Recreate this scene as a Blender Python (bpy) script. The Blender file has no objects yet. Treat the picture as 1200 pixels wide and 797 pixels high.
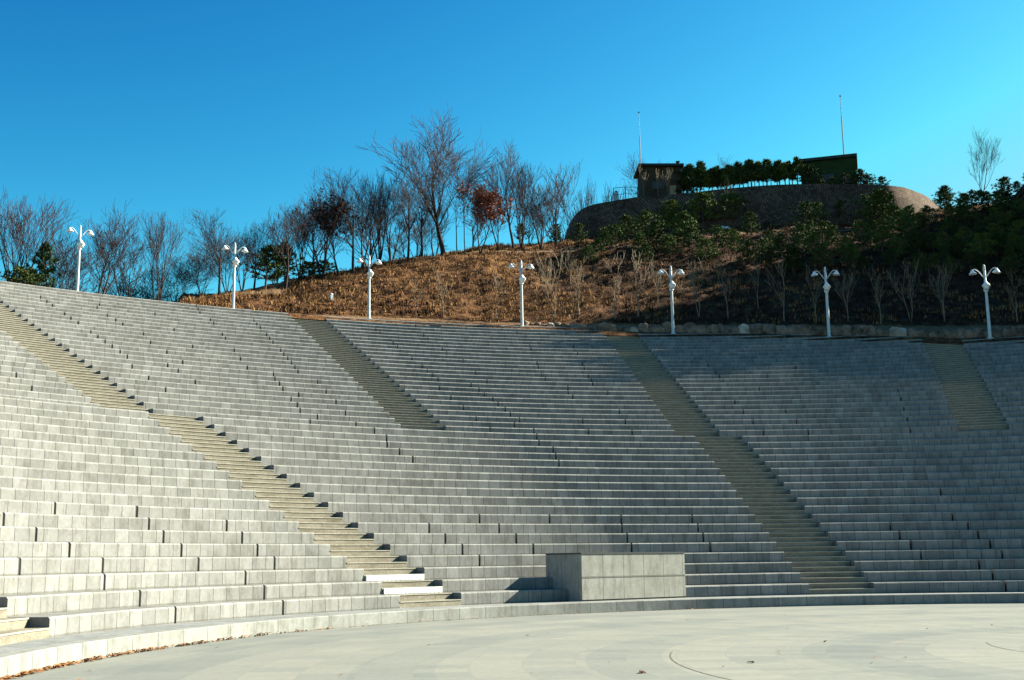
import bpy, math, random
import numpy as np
from math import sin, cos, pi, atan2, hypot, asin, radians
from mathutils import Vector, Matrix
from mathutils.bvhtree import BVHTree

S = bpy.context.scene
COL = S.collection

# ------------------------------------------------------------------ camera
CX, CY, CZ = -17.29169, -20.57876, 1.83479
YAW, PITCH, ROLL, FPX = 0.09241, 0.18186, -0.01286, 1403.92
_f = Vector((sin(YAW)*cos(PITCH), cos(YAW)*cos(PITCH), sin(PITCH)))
_r = Vector((cos(YAW), -sin(YAW), 0.0))
_u = _r.cross(_f)
RT = _r*cos(ROLL) + _u*sin(ROLL)
UP = _u*cos(ROLL) - _r*sin(ROLL)
cd = bpy.data.cameras.new('camera')
cd.sensor_width = 36.0
cd.lens = FPX/1200*36
cd.clip_start = 0.1
cd.clip_end = 8000
cam = bpy.data.objects.new('camera', cd)
COL.objects.link(cam)
M4 = Matrix((RT, UP, -_f)).transposed().to_4x4()
M4.translation = Vector((CX, CY, CZ))
cam.matrix_world = M4
S.camera = cam

# ------------------------------------------------------------------ world, sun, exposure
SUN_AZ = 1.28          # from +Y towards +X
SUN_EL = radians(30)
w = bpy.data.worlds.new('World'); S.world = w; w.use_nodes = True
nt = w.node_tree; nt.nodes.clear()
out = nt.nodes.new('ShaderNodeOutputWorld'); bg = nt.nodes.new('ShaderNodeBackground')
sky = nt.nodes.new('ShaderNodeTexSky'); sky.sky_type = 'NISHITA'; sky.sun_disc = False
sky.sun_elevation = SUN_EL; sky.sun_rotation = SUN_AZ
sky.air_density = 1.0; sky.dust_density = 0.3; sky.ozone_density = 2.5; sky.altitude = 200
# grade of the clear winter sky: a power per channel deepens it away from the sun
sr = nt.nodes.new('ShaderNodeSeparateColor'); cr_ = nt.nodes.new('ShaderNodeCombineColor')
nt.links.new(sky.outputs[0], sr.inputs[0])
for k_, (pw, gain, top_) in enumerate(((3.4, 0.033, 0.8), (2.05, 0.180, 2.3), (1.4, 0.30, 2.9))):
    pn = nt.nodes.new('ShaderNodeMath'); pn.operation = 'POWER'; pn.inputs[1].default_value = pw
    mn = nt.nodes.new('ShaderNodeMath'); mn.operation = 'MULTIPLY'; mn.inputs[1].default_value = gain
    nt.links.new(sr.outputs[k_], pn.inputs[0]); nt.links.new(pn.outputs[0], mn.inputs[0]); cl = nt.nodes.new('ShaderNodeMath'); cl.operation = 'MINIMUM'; cl.inputs[1].default_value = top_; nt.links.new(mn.outputs[0], cl.inputs[0]); nt.links.new(cl.outputs[0], cr_.inputs[k_])
nt.links.new(cr_.outputs[0], bg.inputs['Color']); bg.inputs['Strength'].default_value = 0.08
nt.links.new(bg.outputs[0], out.inputs['Surface'])
sl = bpy.data.lights.new('sun', 'SUN'); sl.energy = 5.0; sl.angle = radians(0.53); sl.color = (0.97, 0.97, 0.80)
so = bpy.data.objects.new('sun', sl); COL.objects.link(so)
sd = Vector((sin(SUN_AZ)*cos(SUN_EL), cos(SUN_AZ)*cos(SUN_EL), sin(SUN_EL)))
so.rotation_euler = sd.to_track_quat('Z', 'Y').to_euler(); so.location = (60, 0, 80)
S.view_settings.view_transform = 'Standard'; S.view_settings.look = 'None'
S.view_settings.exposure = 2.12; S.view_settings.gamma = 1.0
S.view_settings.use_curve_mapping = False
S.render.resolution_x = 1024; S.render.resolution_y = 680
S.cycles.max_bounces = 5; S.cycles.diffuse_bounces = 1; S.cycles.glossy_bounces = 2

# ------------------------------------------------------------------ object helpers
def tag(o, label=None, cat=None, group=None, kind=None):
    if label: o['label'] = label
    if cat: o['category'] = cat
    if group: o['group'] = group
    if kind: o['kind'] = kind
    return o

def empty(name, loc=(0, 0, 0), rz=0.0):
    o = bpy.data.objects.new(name, None); COL.objects.link(o)
    o.location = loc; o.rotation_euler = (0, 0, rz); o.empty_display_size = 0.3
    return o

class MB:
    def __init__(s): s.v = []; s.f = []; s.uv = []; s.m = []
    def face(s, pts, uvs=None, m=0):
        b = len(s.v); s.v += [tuple(p) for p in pts]
        s.f.append(tuple(range(b, b+len(pts)))); s.m.append(m)
        s.uv += list(uvs) if uvs else [(0.0, 0.0)]*len(pts)
    def box(s, c, d, rz=0.0, m=0, taper=1.0):
        x, y, z = d[0]/2, d[1]/2, d[2]/2
        cs, sn = cos(rz), sin(rz); P = []
        for k in (-1, 1):
            t = taper if k > 0 else 1.0
            for (i, j) in ((-1, -1), (1, -1), (1, 1), (-1, 1)):
                a, b_ = i*x*t, j*y*t
                P.append((c[0]+a*cs-b_*sn, c[1]+a*sn+b_*cs, c[2]+k*z))
        for q in ((3, 2, 1, 0), (4, 5, 6, 7), (0, 1, 5, 4), (1, 2, 6, 5), (2, 3, 7, 6), (3, 0, 4, 7)):
            pts = [P[i] for i in q]
            e1 = hypot(pts[1][0]-pts[0][0], pts[1][1]-pts[0][1]); e2 = (Vector(pts[2])-Vector(pts[1])).length
            s.face(pts, [(0, 0), (e1, 0), (e1, e2), (0, e2)], m)
    def tube(s, pts, rad, n=5, cap=True, m=0):
        pts = [Vector(p) for p in pts]; rings = []
        base = len(s.v); ref = None
        for i, p in enumerate(pts):
            d = (pts[min(i+1, len(pts)-1)]-pts[max(i-1, 0)])
            if d.length < 1e-9: d = Vector((0, 0, 1))
            d.normalize()
            if ref is None or abs(d.dot(ref)) > 0.97:
                ref = Vector((1, 0, 0)) if abs(d.x) < 0.8 else Vector((0, 1, 0))
            a = (ref - d*ref.dot(d)).normalized(); b = d.cross(a); ref = a
            r = rad[i] if hasattr(rad, '__len__') else rad
            for k in range(n):
                t = 2*pi*k/n; q = p + a*(cos(t)*r) + b*(sin(t)*r); s.v.append((q.x, q.y, q.z))
        for i in range(len(pts)-1):
            for k in range(n):
                k2 = (k+1) % n
                s.f.append((base+i*n+k, base+i*n+k2, base+(i+1)*n+k2, base+(i+1)*n+k)); s.m.append(m)
                s.uv += [(0.0, 0.0)]*4
        if cap and n > 2:
            s.f.append(tuple(base+k for k in range(n))[::-1]); s.m.append(m); s.uv += [(0.0, 0.0)]*n
            e = base+(len(pts)-1)*n
            s.f.append(tuple(e+k for k in range(n))); s.m.append(m); s.uv += [(0.0, 0.0)]*n
    def lathe(s, c, prof, n=14, m=0):
        base = len(s.v)
        for (r, z) in prof:
            for k in range(n):
                t = 2*pi*k/n; s.v.append((c[0]+r*cos(t), c[1]+r*sin(t), c[2]+z))
        for i in range(len(prof)-1):
            for k in range(n):
                k2 = (k+1) % n
                s.f.append((base+i*n+k, base+i*n+k2, base+(i+1)*n+k2, base+(i+1)*n+k)); s.m.append(m)
                s.uv += [(0.0, 0.0)]*4
    def mesh(s, name, mats, smooth=False):
        me = bpy.data.meshes.new(name); me.from_pydata(s.v, [], s.f)
        for m in (mats if isinstance(mats, (list, tuple)) else [mats]): me.materials.append(m)
        ul = me.uv_layers.new(name='UVMap')
        ul.data.foreach_set('uv', np.array(s.uv, dtype=np.float32).ravel())
        me.polygons.foreach_set('material_index', s.m)
        if smooth: me.polygons.foreach_set('use_smooth', [True]*len(s.f))
        me.update(); return me

def obj(name, mb, mats, parent=None, smooth=False, world=True):
    me = mb.mesh(name, mats, smooth) if isinstance(mb, MB) else mb
    o = bpy.data.objects.new(name, me); COL.objects.link(o)
    if parent is not None:
        o.parent = parent
        if world and parent.type == 'EMPTY': o.location = -Vector(parent.location)
    return o

def copy_tree(src, loc, rz=0.0, sc=1.0, label=None, group=None, name=None):
    r = src.copy(); COL.objects.link(r); r.location = loc; r.rotation_euler = (0, 0, rz)
    r.scale = sc if hasattr(sc, '__len__') else (sc, sc, sc)
    if label: r['label'] = label
    if group: r['group'] = group
    for ch in list(src.children):
        c = ch.copy(); COL.objects.link(c); c.parent = r
        for g in ch.children:
            d = g.copy(); COL.objects.link(d); d.parent = c
    return r

# ------------------------------------------------------------------ materials
def mat(name, rough=0.85):
    m = bpy.data.materials.new(name); m.use_nodes = True
    n = m.node_tree; b = n.nodes['Principled BSDF']; b.inputs['Roughness'].default_value = rough
    b.inputs['Specular IOR Level'].default_value = 0.06
    return m, n, b
def N(n, t, **kw):
    x = n.nodes.new(t)
    for k, v in kw.items(): setattr(x, k, v)
    return x
def math_(n, op, a, b=None, c=None):
    x = n.nodes.new('ShaderNodeMath'); x.operation = op
    for i, q in enumerate((a, b, c)):
        if q is None: continue
        if hasattr(q, 'links') or hasattr(q, 'is_linked'): n.links.new(q, x.inputs[i])
        else: x.inputs[i].default_value = q
    return x.outputs[0]
def ramp(n, fac, stops):
    r = n.nodes.new('ShaderNodeValToRGB')
    while len(r.color_ramp.elements) < len(stops): r.color_ramp.elements.new(0.5)
    for e, (p, c) in zip(r.color_ramp.elements, stops): e.position = p; e.color = (*c, 1)
    n.links.new(fac, r.inputs[0]); return r.outputs[0]
def noise(n, scale, detail=4, vec=None, rough=0.55):
    x = n.nodes.new('ShaderNodeTexNoise'); x.inputs['Scale'].default_value = scale
    x.inputs['Detail'].default_value = detail; x.inputs['Roughness'].default_value = rough
    if vec is not None: n.links.new(vec, x.inputs['Vector'])
    return x.outputs['Fac']
def mixc(n, bt, fac, a, b):
    x = n.nodes.new('ShaderNodeMix'); x.data_type = 'RGBA'; x.blend_type = bt
    for i, q in ((0, fac), (6, a), (7, b)):
        if hasattr(q, 'is_linked'): n.links.new(q, x.inputs[i])
        else: x.inputs[i].default_value = (*q, 1) if isinstance(q, tuple) else q
    return x.outputs[2]
def bump(n, b, h, strength=0.3, dist=0.02):
    x = n.nodes.new('ShaderNodeBump'); x.inputs['Strength'].default_value = strength
    x.inputs['Distance'].default_value = dist
    n.links.new(h, x.inputs['Height']); n.links.new(x.outputs[0], b.inputs['Normal'])
def geo_pos(n):
    return N(n, 'ShaderNodeNewGeometry').outputs['Position']

def tile_mat(name, width, c_lo, c_hi, joint=0.011, jdark=0.38):
    """stone slabs laid end to end along UV.x; UV.y = row*10 + height"""
    m, n, b = mat(name, 0.8)
    uv = N(n, 'ShaderNodeUVMap').outputs[0]
    sp = N(n, 'ShaderNodeSeparateXYZ'); n.links.new(uv, sp.inputs[0])
    t = math_(n, 'DIVIDE', sp.outputs[0], width)
    idx = math_(n, 'FLOOR', t); fr = math_(n, 'FRACT', t)
    row = math_(n, 'FLOOR', math_(n, 'DIVIDE', sp.outputs[1], 10.0))
    cv = N(n, 'ShaderNodeCombineXYZ'); n.links.new(idx, cv.inputs[0]); n.links.new(row, cv.inputs[1])
    wn = N(n, 'ShaderNodeTexWhiteNoise', noise_dimensions='2D'); n.links.new(cv.outputs[0], wn.inputs['Vector'])
    d = math_(n, 'MINIMUM', fr, math_(n, 'SUBTRACT', 1.0, fr))
    jm = math_(n, 'LESS_THAN', d, joint/width)
    pos = geo_pos(n)
    n1 = noise(n, 0.35, 3, pos); n2 = noise(n, 9.0, 5, pos, 0.7); n3 = noise(n, 2.2, 4, pos)
    fac = math_(n, 'ADD', math_(n, 'MULTIPLY', wn.outputs['Value'], 0.50), math_(n, 'MULTIPLY', n1, 0.50))
    ms = N(n, 'ShaderNodeMapping'); ms.inputs['Scale'].default_value = (1, 1, 0.25); n.links.new(pos, ms.inputs[0])
    st = noise(n, 3.5, 5, ms.outputs[0], 0.7)
    col = ramp(n, fac, [(0.1, c_lo), (0.55, tuple((a+b_)/2 for a, b_ in zip(c_lo, c_hi))), (0.9, c_hi)])
    col = mixc(n, 'MULTIPLY', 1.0, col, ramp(n, n2, [(0.25, (0.8, 0.8, 0.8)), (0.7, (1.08, 1.07, 1.05))]))
    col = mixc(n, 'MULTIPLY', 0.8, col, ramp(n, n3, [(0.35, (0.84, 0.83, 0.8)), (0.6, (1, 1, 1))]))
    col = mixc(n, 'MULTIPLY', 0.75, col, ramp(n, st, [(0.34, (0.66, 0.63, 0.60)), (0.5, (0.97, 0.97, 0.97)), (0.8, (1.06, 1.06, 1.05))]))
    lv = math_(n, 'MODULO', sp.outputs[1], 10.0)
    dirt = math_(n, 'MULTIPLY', math_(n, 'LESS_THAN', lv, math_(n, 'MULTIPLY', n2, 0.13)), 0.55)
    col = mixc(n, 'MIX', dirt, col, (0.07, 0.062, 0.052))
    col = mixc(n, 'MIX', jm, col, tuple(x*jdark for x in c_lo))
    n.links.new(col, b.inputs['Base Color'])
    bump(n, b, n2, 0.15, 0.01)
    return m
M = {}
M['granite'] = tile_mat('granite_riser', 0.56, (0.160, 0.154, 0.147), (0.268, 0.258, 0.246))
M['edge'] = tile_mat('sunlit_seat_edge', 0.56, (0.20, 0.194, 0.184), (0.30, 0.29, 0.278))  # paler tone paints the sunlight caught along the chamfered seat fronts
M['kerb'] = tile_mat('kerb_slabs', 1.10, (0.20, 0.197, 0.185), (0.265, 0.26, 0.245))
M['podium'] = tile_mat('podium_slabs', 0.98, (0.30, 0.285, 0.25), (0.35, 0.335, 0.30))
M['slab'] = tile_mat('terrace_slabs', 0.9, (0.195, 0.198, 0.198), (0.24, 0.24, 0.236))

def simple(name, c1, c2, scale=6.0, rough=0.85, bs=0.3, bd=0.02, metal=0.0):
    m, n, b = mat(name, rough); pos = geo_pos(n)
    f = noise(n, scale, 6, pos, 0.65)
    n.links.new(ramp(n, f, [(0.3, c1), (0.7, c2)]), b.inputs['Base Color'])
    b.inputs['Metallic'].default_value = metal
    bump(n, b, f, bs, bd); return m
def step_mat():
    m, n, b = mat('weathered_concrete_step', 0.9); pos = geo_pos(n)
    mp = N(n, 'ShaderNodeMapping'); mp.inputs['Scale'].default_value = (1, 1, 4); n.links.new(pos, mp.inputs[0])
    f = noise(n, 1.3, 6, mp.outputs[0], 0.7); g = noise(n, 14, 4, pos)
    col = ramp(n, f, [(0.25, (0.125, 0.103, 0.075)), (0.5, (0.20, 0.172, 0.132)), (0.75, (0.275, 0.245, 0.195))])
    col = mixc(n, 'MULTIPLY', 0.7, col, ramp(n, g, [(0.3, (0.7, 0.7, 0.7)), (0.65, (1.1, 1.1, 1.1))]))
    n.links.new(col, b.inputs['Base Color']); bump(n, b, g, 0.3, 0.01); return m
M['step'] = step_mat()
M['nosing'] = simple('step_nosing', (0.23, 0.205, 0.16), (0.36, 0.33, 0.27), 5)
M['white'] = simple('white_paint', (0.70, 0.71, 0.70), (0.82, 0.82, 0.80), 3, 0.45, 0.05)
M['white_dull'] = simple('galvanised_white_pole', (0.42, 0.43, 0.43), (0.58, 0.59, 0.58), 4, 0.5, 0.05)
M['lens'] = simple('lamp_glass', (0.5, 0.5, 0.46), (0.65, 0.65, 0.6), 3, 0.2, 0.02)
M['dark_metal'] = simple('dark_metal', (0.04, 0.04, 0.045), (0.08, 0.08, 0.08), 5, 0.5, 0.05, metal=0.3)
M['grey_metal'] = simple('grey_metal', (0.3, 0.31, 0.33), (0.45, 0.46, 0.48), 5, 0.4, 0.05, metal=0.2)
M['rock'] = simple('boulder_rock', (0.035, 0.028, 0.022), (0.26, 0.19, 0.14), 1.6, 0.95, 0.6, 0.1)
M['bark'] = simple('grey_brown_bark', (0.02, 0.014, 0.013), (0.06, 0.042, 0.036), 3, 0.95, 0.3, 0.02)
M['twig'] = simple('purple_brown_twig', (0.030, 0.021, 0.021), (0.075, 0.052, 0.050), 2, 0.95, 0.1, 0.01)
M['pale_bark'] = simple('pale_bark', (0.11, 0.08, 0.055), (0.27, 0.21, 0.15), 3, 0.95, 0.3, 0.01)
M['pine_bark'] = simple('pine_bark', (0.06, 0.04, 0.03), (0.13, 0.09, 0.07), 3, 0.95)
M['hut_wall'] = simple('hut_brown_plaster', (0.03, 0.022, 0.014), (0.07, 0.055, 0.035), 1.5, 0.9)
M['hut_side'] = simple('hut_sunlit_side_and_door', (0.22, 0.16, 0.09), (0.34, 0.26, 0.16), 2, 0.9)  # side wall painted paler for the sun on it; the door shares it
M['green_wall'] = simple('green_painted_wall', (0.018, 0.032, 0.01), (0.032, 0.05, 0.018), 1.2, 0.85)
M['roof'] = simple('dark_roof_sheet', (0.02, 0.03, 0.028), (0.045, 0.055, 0.05), 2, 0.6)
M['leaf_dry'] = simple('dry_leaf', (0.16, 0.06, 0.025), (0.40, 0.20, 0.09), 20, 0.9)
M['leaf_red'] = simple('red_brown_leaf', (0.13, 0.035, 0.018), (0.33, 0.11, 0.055), 3, 0.9)
M['leaf_brown'] = simple('dark_brown_leaf', (0.025, 0.014, 0.01), (0.07, 0.038, 0.025), 3, 0.9)
M['rod'] = simple('slot_backing', (0.09, 0.08, 0.07), (0.15, 0.135, 0.115), 3)

def needle_mat(name, a, b_, c):
    m, n, b = mat(name, 0.7); pos = geo_pos(n)
    f = noise(n, 1.1, 5, pos, 0.7); oi = N(n, 'ShaderNodeObjectInfo').outputs['Random']
    ff = math_(n, 'ADD', math_(n, 'MULTIPLY', f, 0.75), math_(n, 'MULTIPLY', oi, 0.25))
    n.links.new(ramp(n, ff, [(0.3, a), (0.5, b_), (0.72, c)]), b.inputs['Base Color']); return m
M['needle'] = needle_mat('pine_needles', (0.022, 0.042, 0.012), (0.055, 0.085, 0.022), (0.13, 0.155, 0.035))
M['needle_dark'] = needle_mat('dark_pine_needles', (0.016, 0.027, 0.009), (0.032, 0.052, 0.016), (0.075, 0.095, 0.026))

def hill_mat():
    m, n, b = mat('dry_grass_slope', 0.95); pos = geo_pos(n)
    mp = N(n, 'ShaderNodeMapping'); mp.inputs['Scale'].default_value = (1, 1, 0.55); n.links.new(pos, mp.inputs[0])
    f1 = noise(n, 0.10, 4, pos); f2 = noise(n, 1.1, 6, mp.outputs[0], 0.75); f3 = noise(n, 5.0, 4, mp.outputs[0], 0.7)
    c = ramp(n, f2, [(0.28, (0.014, 0.007, 0.005)), (0.43, (0.065, 0.029, 0.014)), (0.56, (0.175, 0.085, 0.036)), (0.75, (0.32, 0.175, 0.075))])
    c = mixc(n, 'MULTIPLY', 0.9, c, ramp(n, f1, [(0.3, (0.4, 0.33, 0.3)), (0.6, (1.05, 1.0, 0.95))]))
    c = mixc(n, 'MULTIPLY', 0.8, c, ramp(n, f3, [(0.35, (0.4, 0.38, 0.36)), (0.6, (1.1, 1.1, 1.1))]))
    # bare trodden earth path along the crest and the foot, stored in the colour attribute
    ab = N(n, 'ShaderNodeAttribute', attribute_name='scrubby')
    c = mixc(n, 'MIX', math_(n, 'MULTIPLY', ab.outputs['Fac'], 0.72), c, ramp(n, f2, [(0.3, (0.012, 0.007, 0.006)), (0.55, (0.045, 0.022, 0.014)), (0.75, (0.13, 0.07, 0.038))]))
    at = N(n, 'ShaderNodeAttribute', attribute_name='path'); 
    c = mixc(n, 'MIX', at.outputs['Fac'], c, mixc(n, 'MIX', f3, (0.13, 0.078, 0.042), (0.26, 0.17, 0.10)))
    n.links.new(c, b.inputs['Base Color'])
    bump(n, b, math_(n, 'ADD', f2, math_(n, 'MULTIPLY', f3, 0.5)), 1.0, 0.25)
    return m
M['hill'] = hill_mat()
M['grass'] = simple('dry_grass_blades', (0.09, 0.038, 0.015), (0.33, 0.18, 0.075), 0.9, 0.95, 0)
M['scrub'] = simple('dark_dead_scrub', (0.015, 0.008, 0.006), (0.05, 0.024, 0.013), 1.2, 0.95, 0)

def fort_mat():
    m, n, b = mat('netted_stone_wall', 0.95)
    uv = N(n, 'ShaderNodeUVMap').outputs[0]
    mp = N(n, 'ShaderNodeMapping'); mp.inputs['Rotation'].default_value = (0, 0, 0.75); n.links.new(uv, mp.inputs[0])
    v = N(n, 'ShaderNodeTexBrick'); v.inputs['Scale'].default_value = 1.0
    v.inputs['Brick Width'].default_value = 0.34; v.inputs['Row Height'].default_value = 0.3
    v.inputs['Mortar Size'].default_value = 0.03; v.offset = 0.5
    v.inputs['Color1'].default_value = (0.07, 0.047, 0.036, 1); v.inputs['Color2'].default_value = (0.165, 0.115, 0.08, 1)
    v.inputs['Mortar'].default_value = (0.03, 0.02, 0.018, 1)
    n.links.new(mp.outputs[0], v.inputs['Vector'])
    f = noise(n, 0.5, 5, geo_pos(n), 0.7)
    c = mixc(n, 'MULTIPLY', 0.8, v.outputs[0], ramp(n, f, [(0.3, (0.45, 0.4, 0.38)), (0.65, (1.05, 1.0, 0.95))]))
    n.links.new(c, b.inputs['Base Color']); bump(n, b, v.outputs['Fac'], -0.6, 0.1); return m
M['fort'] = fort_mat()

def floor_mat():
    m, n, b = mat('stage_paving', 0.75); pos = geo_pos(n)
    sp = N(n, 'ShaderNodeSeparateXYZ'); n.links.new(pos, sp.inputs[0])
    r = math_(n, 'SQRT', math_(n, 'ADD', math_(n, 'POWER', sp.outputs[0], 2.0), math_(n, 'POWER', sp.outputs[1], 2.0)))
    ang = math_(n, 'ARCTAN2', sp.outputs[0], sp.outputs[1])
    rr = math_(n, 'DIVIDE', r, 0.95); ri = math_(n, 'FLOOR', rr); rf = math_(n, 'FRACT', rr)
    aa = math_(n, 'MULTIPLY', ang, 22.0); aj = math_(n, 'ADD', aa, math_(n, 'MULTIPLY', ri, 0.37))
    ai = math_(n, 'FLOOR', aj); af = math_(n, 'FRACT', aj)
    cv = N(n, 'ShaderNodeCombineXYZ'); n.links.new(ri, cv.inputs[0]); n.links.new(ai, cv.inputs[1])
    wn = N(n, 'ShaderNodeTexWhiteNoise', noise_dimensions='2D'); n.links.new(cv.outputs[0], wn.inputs['Vector'])
    wr = N(n, 'ShaderNodeTexWhiteNoise', noise_dimensions='1D'); n.links.new(math_(n, 'FLOOR', math_(n, 'DIVIDE', r, 1.9)), wr.inputs['W'])
    n1 = noise(n, 0.3, 4, pos); n2 = noise(n, 6, 6, pos, 0.7)
    k = math_(n, 'ADD', math_(n, 'MULTIPLY', wr.outputs['Value'], 0.26), math_(n, 'ADD', math_(n, 'MULTIPLY', wn.outputs['Value'], 0.30), math_(n, 'MULTIPLY', n1, 0.6)))
    c = ramp(n, k, [(0.2, (0.142, 0.144, 0.136)), (0.5, (0.176, 0.174, 0.157)), (0.85, (0.212, 0.204, 0.176))])
    c = mixc(n, 'MULTIPLY', 0.8, c, ramp(n, n2, [(0.3, (0.84, 0.84, 0.84)), (0.7, (1.08, 1.07, 1.05))]))
    bd = math_(n, 'MULTIPLY', math_(n, 'GREATER_THAN', math_(n, 'SINE', math_(n, 'MULTIPLY', r, 1.53)), 0.45), 0.5)
    c = mixc(n, 'MULTIPLY', bd, c, (0.80, 0.84, 0.88))
    jr = math_(n, 'LESS_THAN', rf, 0.02); ja = math_(n, 'LESS_THAN', af, 0.016)
    j = math_(n, 'MULTIPLY', math_(n, 'MAXIMUM', jr, ja), 0.6)
    c = mixc(n, 'MIX', j, c, (0.16, 0.15, 0.13))
    n.links.new(c, b.inputs['Base Color']); bump(n, b, n2, 0.1, 0.01); return m
M['floor'] = floor_mat()
M['earth'] = simple('far_ground', (0.08, 0.06, 0.035), (0.18, 0.14, 0.08), 0.05, 0.95, 0.2, 0.3)

# ------------------------------------------------------------------ amphitheatre geometry
E1, E2, E3, E4 = 1.36382, -1.21074, -0.25982, 1.0378
def dl(th): return E1*cos(2*th)+E2*sin(2*th)+E3*cos(3*th)+E4*sin(3*th)
R1, DT, CW, HC = 25.05288, 0.95, 1.6426, 0.36852
H18 = HC+0.42*18; H19 = H18+0.436; H20 = H19+0.813
R19 = R1+DT*18; R20 = R19+4.646; DU = 0.9474; HU = 0.419
def row_R(r): return R1+DT*(r-1) if r <= 19 else R20+DU*(r-20)
def row_H(r):
    if r <= 18: return HC+0.42*r
    if r == 19: return H19
    return H20+HU*(r-20)
def PT(R, th, z):
    q = R+dl(th); return (q*sin(th), q*cos(th), z)
HW = 1.33222
aA, aB, aC, aD, aZ = -0.68879, -0.3462, -0.00316, 0.33848, -1.38641
aY, aE = -1.035, 0.68
def edge(R, a, s):
    q = R+dl(a+s/R); return a+asin(s/q)
RIM = [(-2.1, 46.3), (-0.647, 46.2), (-0.4, 46.1), (-0.33, 46.1), (-0.275, 46.4), (-0.212, 46.8), (-0.118, 46.7), (-0.062, 46.2), (-0.021, 45.1),
       (0.019, 44.7), (0.114, 44.1), (0.224, 42.5), (0.294, 41.2), (0.353, 39.7), (0.422, 38.8), (1.2, 34.0)]
def rim_n(th): return float(np.interp(th, [a for a, _ in RIM], [b for _, b in RIM]))
def rim_R(th): return R20+DU*(rim_n(th)-20)
def rim_z(th): return H20+HU*(rim_n(th)-20)

def ray(px, py): return (_f + RT*((px-600)/FPX) + UP*((398.5-py)/FPX))
def at_R(px, py, R):
    d = ray(px, py); o = Vector((CX, CY, CZ))
    a = d.x*d.x+d.y*d.y; b = 2*(o.x*d.x+o.y*d.y); c = o.x*o.x+o.y*o.y-R*R
    t = (-b+math.sqrt(b*b-4*a*c))/(2*a); return o+d*t
def project(p):
    d = Vector(p)-Vector((CX, CY, CZ)); z = d.dot(_f)
    return 600+FPX*d.dot(RT)/z, 398.5-FPX*d.dot(UP)/z, z

# gaps between seat slabs, read off the photograph as pixel positions
SL = []
def slots(ox, oy, sc, pts): 
    for x, y in pts: SL.append((ox+x/sc, oy+y/sc))
slots(0, 200, 3, [(143,440),(165,455),(185,468),(228,498),(250,513),(275,528),(320,562),(345,577),(370,597),(395,612),(423,630),(448,650),(465,685),(523,725),(583,765),(350,465),(342,478),(378,507),(407,521),(432,536),(505,580),(530,598),(587,633),(590,680),(627,700),(643,668),(687,740),(545,500),(612,556),(678,614),(824,627),(846,657),(870,690),(690,475),(697,485),(703,500),(740,523),(752,537),(782,572),(793,587),(893,525),(903,538),(915,550),(937,575),(948,590),(960,600),(987,628),(998,641),(1012,657),(1025,672),(1037,687),(1048,703),(962,710),(967,727),(983,745),(995,762),(1117,738),(58,710),(113,757)])
slots(300, 350, 2.953, [(60,258),(67,272),(82,290),(92,307),(122,344),(143,363),(153,383),(188,422),(213,285),(243,318),(277,352),(310,391),(213,404),(346,430),(410,455),(148,327),(415,105),(430,118),(475,152),(490,163),(505,175),(540,205),(555,215),(575,230),(593,245),(610,260),(630,275),(635,305),(675,340),(718,375),(762,412),(810,450),(760,253),(745,295),(772,310),(790,328),(820,345),(838,360),(863,380),(880,398),(912,415),(895,435),(962,455),(800,283),(452,480),(454,500),(497,530),(543,555),(553,90),(580,125),(595,135),(645,172),(660,183),(717,222)])
slots(680, 370, 4.196, [(628,238),(667,272),(683,293),(703,310),(760,422),(802,466),(850,517),(900,567),(1058,248),(920,290),(880,350),(1010,465),(1063,517),(1120,567),(135,373),(192,465),(222,512),(12,512),(40,565),(255,567),(62,328),(40,290)])
slots(600, 370, 7.967, [(505,185),(575,305),(612,372),(655,440),(675,478),(718,548),(740,587),(760,627),(165,290),(178,325),(235,432),(245,468),(277,540),(312,612),(522,660),(525,700),(570,775),(125,205),(45,175)])
slots(600, 460, 7.967, [(232,415),(253,472),(385,540),(410,600),(438,655)])
slots(1050, 440, 11.39, [(22,180),(65,295),(103,430),(150,550),(187,710)])
SLR = {1: [206, 332, 1178], 2: [164.5, 310, 1163], 3: [123, 288, 1147], 4: [24, 121, 233, 322, 562, 1079, 1174],
       5: [82, 213, 302, 542, 625, 740, 832, 1067, 1160], 6: [43, 192, 284, 522, 605, 735, 824, 1054, 1146],
       7: [5, 175, 266, 503, 585, 729, 818, 1043, 1134], 8: [65, 161, 562, 644, 728, 811, 1116], 11: [1102]}
SLOTS = {}
_th = np.linspace(-1.7, 0.9, 1400)
_tab = {}
for r in range(1, 47):
    R, H = row_R(r), row_H(r)
    a = np.array([project(PT(R, t, H)) for t in _th]); ok = a[:, 2] > 4
    _tab[r] = (a[ok, 0], a[ok, 1], _th[ok])
def th_of(r, x):
    X, Y, T = _tab[r]; return float(np.interp(x, X, T)), float(np.interp(x, X, Y))
for r, xs in SLR.items():
    for x in xs: SLOTS.setdefault(r, []).append(th_of(r, x)[0])
for x, y in SL:
    best = min(range(9, 47), key=lambda r: abs(th_of(r, x)[1]+1.8+(46-r)*0.05-y))
    t = th_of(best, x)[0]
    if all(abs(t-q)*60 > 0.8 for q in SLOTS.get(best, [])): SLOTS.setdefault(best, []).append(t)
rs = random.Random(5)
for r in list(range(20, 47)):      # the bank right of the last aisle and the far left
    for c in (0.46, 0.52, 0.6):
        if rs.random() < 0.45: SLOTS.setdefault(r, []).append(c+rs.uniform(-.01, .01))
for r in range(1, 20):
    for c in (-1.75, -1.62): SLOTS.setdefault(r, []).append(c+rs.uniform(-.02, .02))

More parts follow.
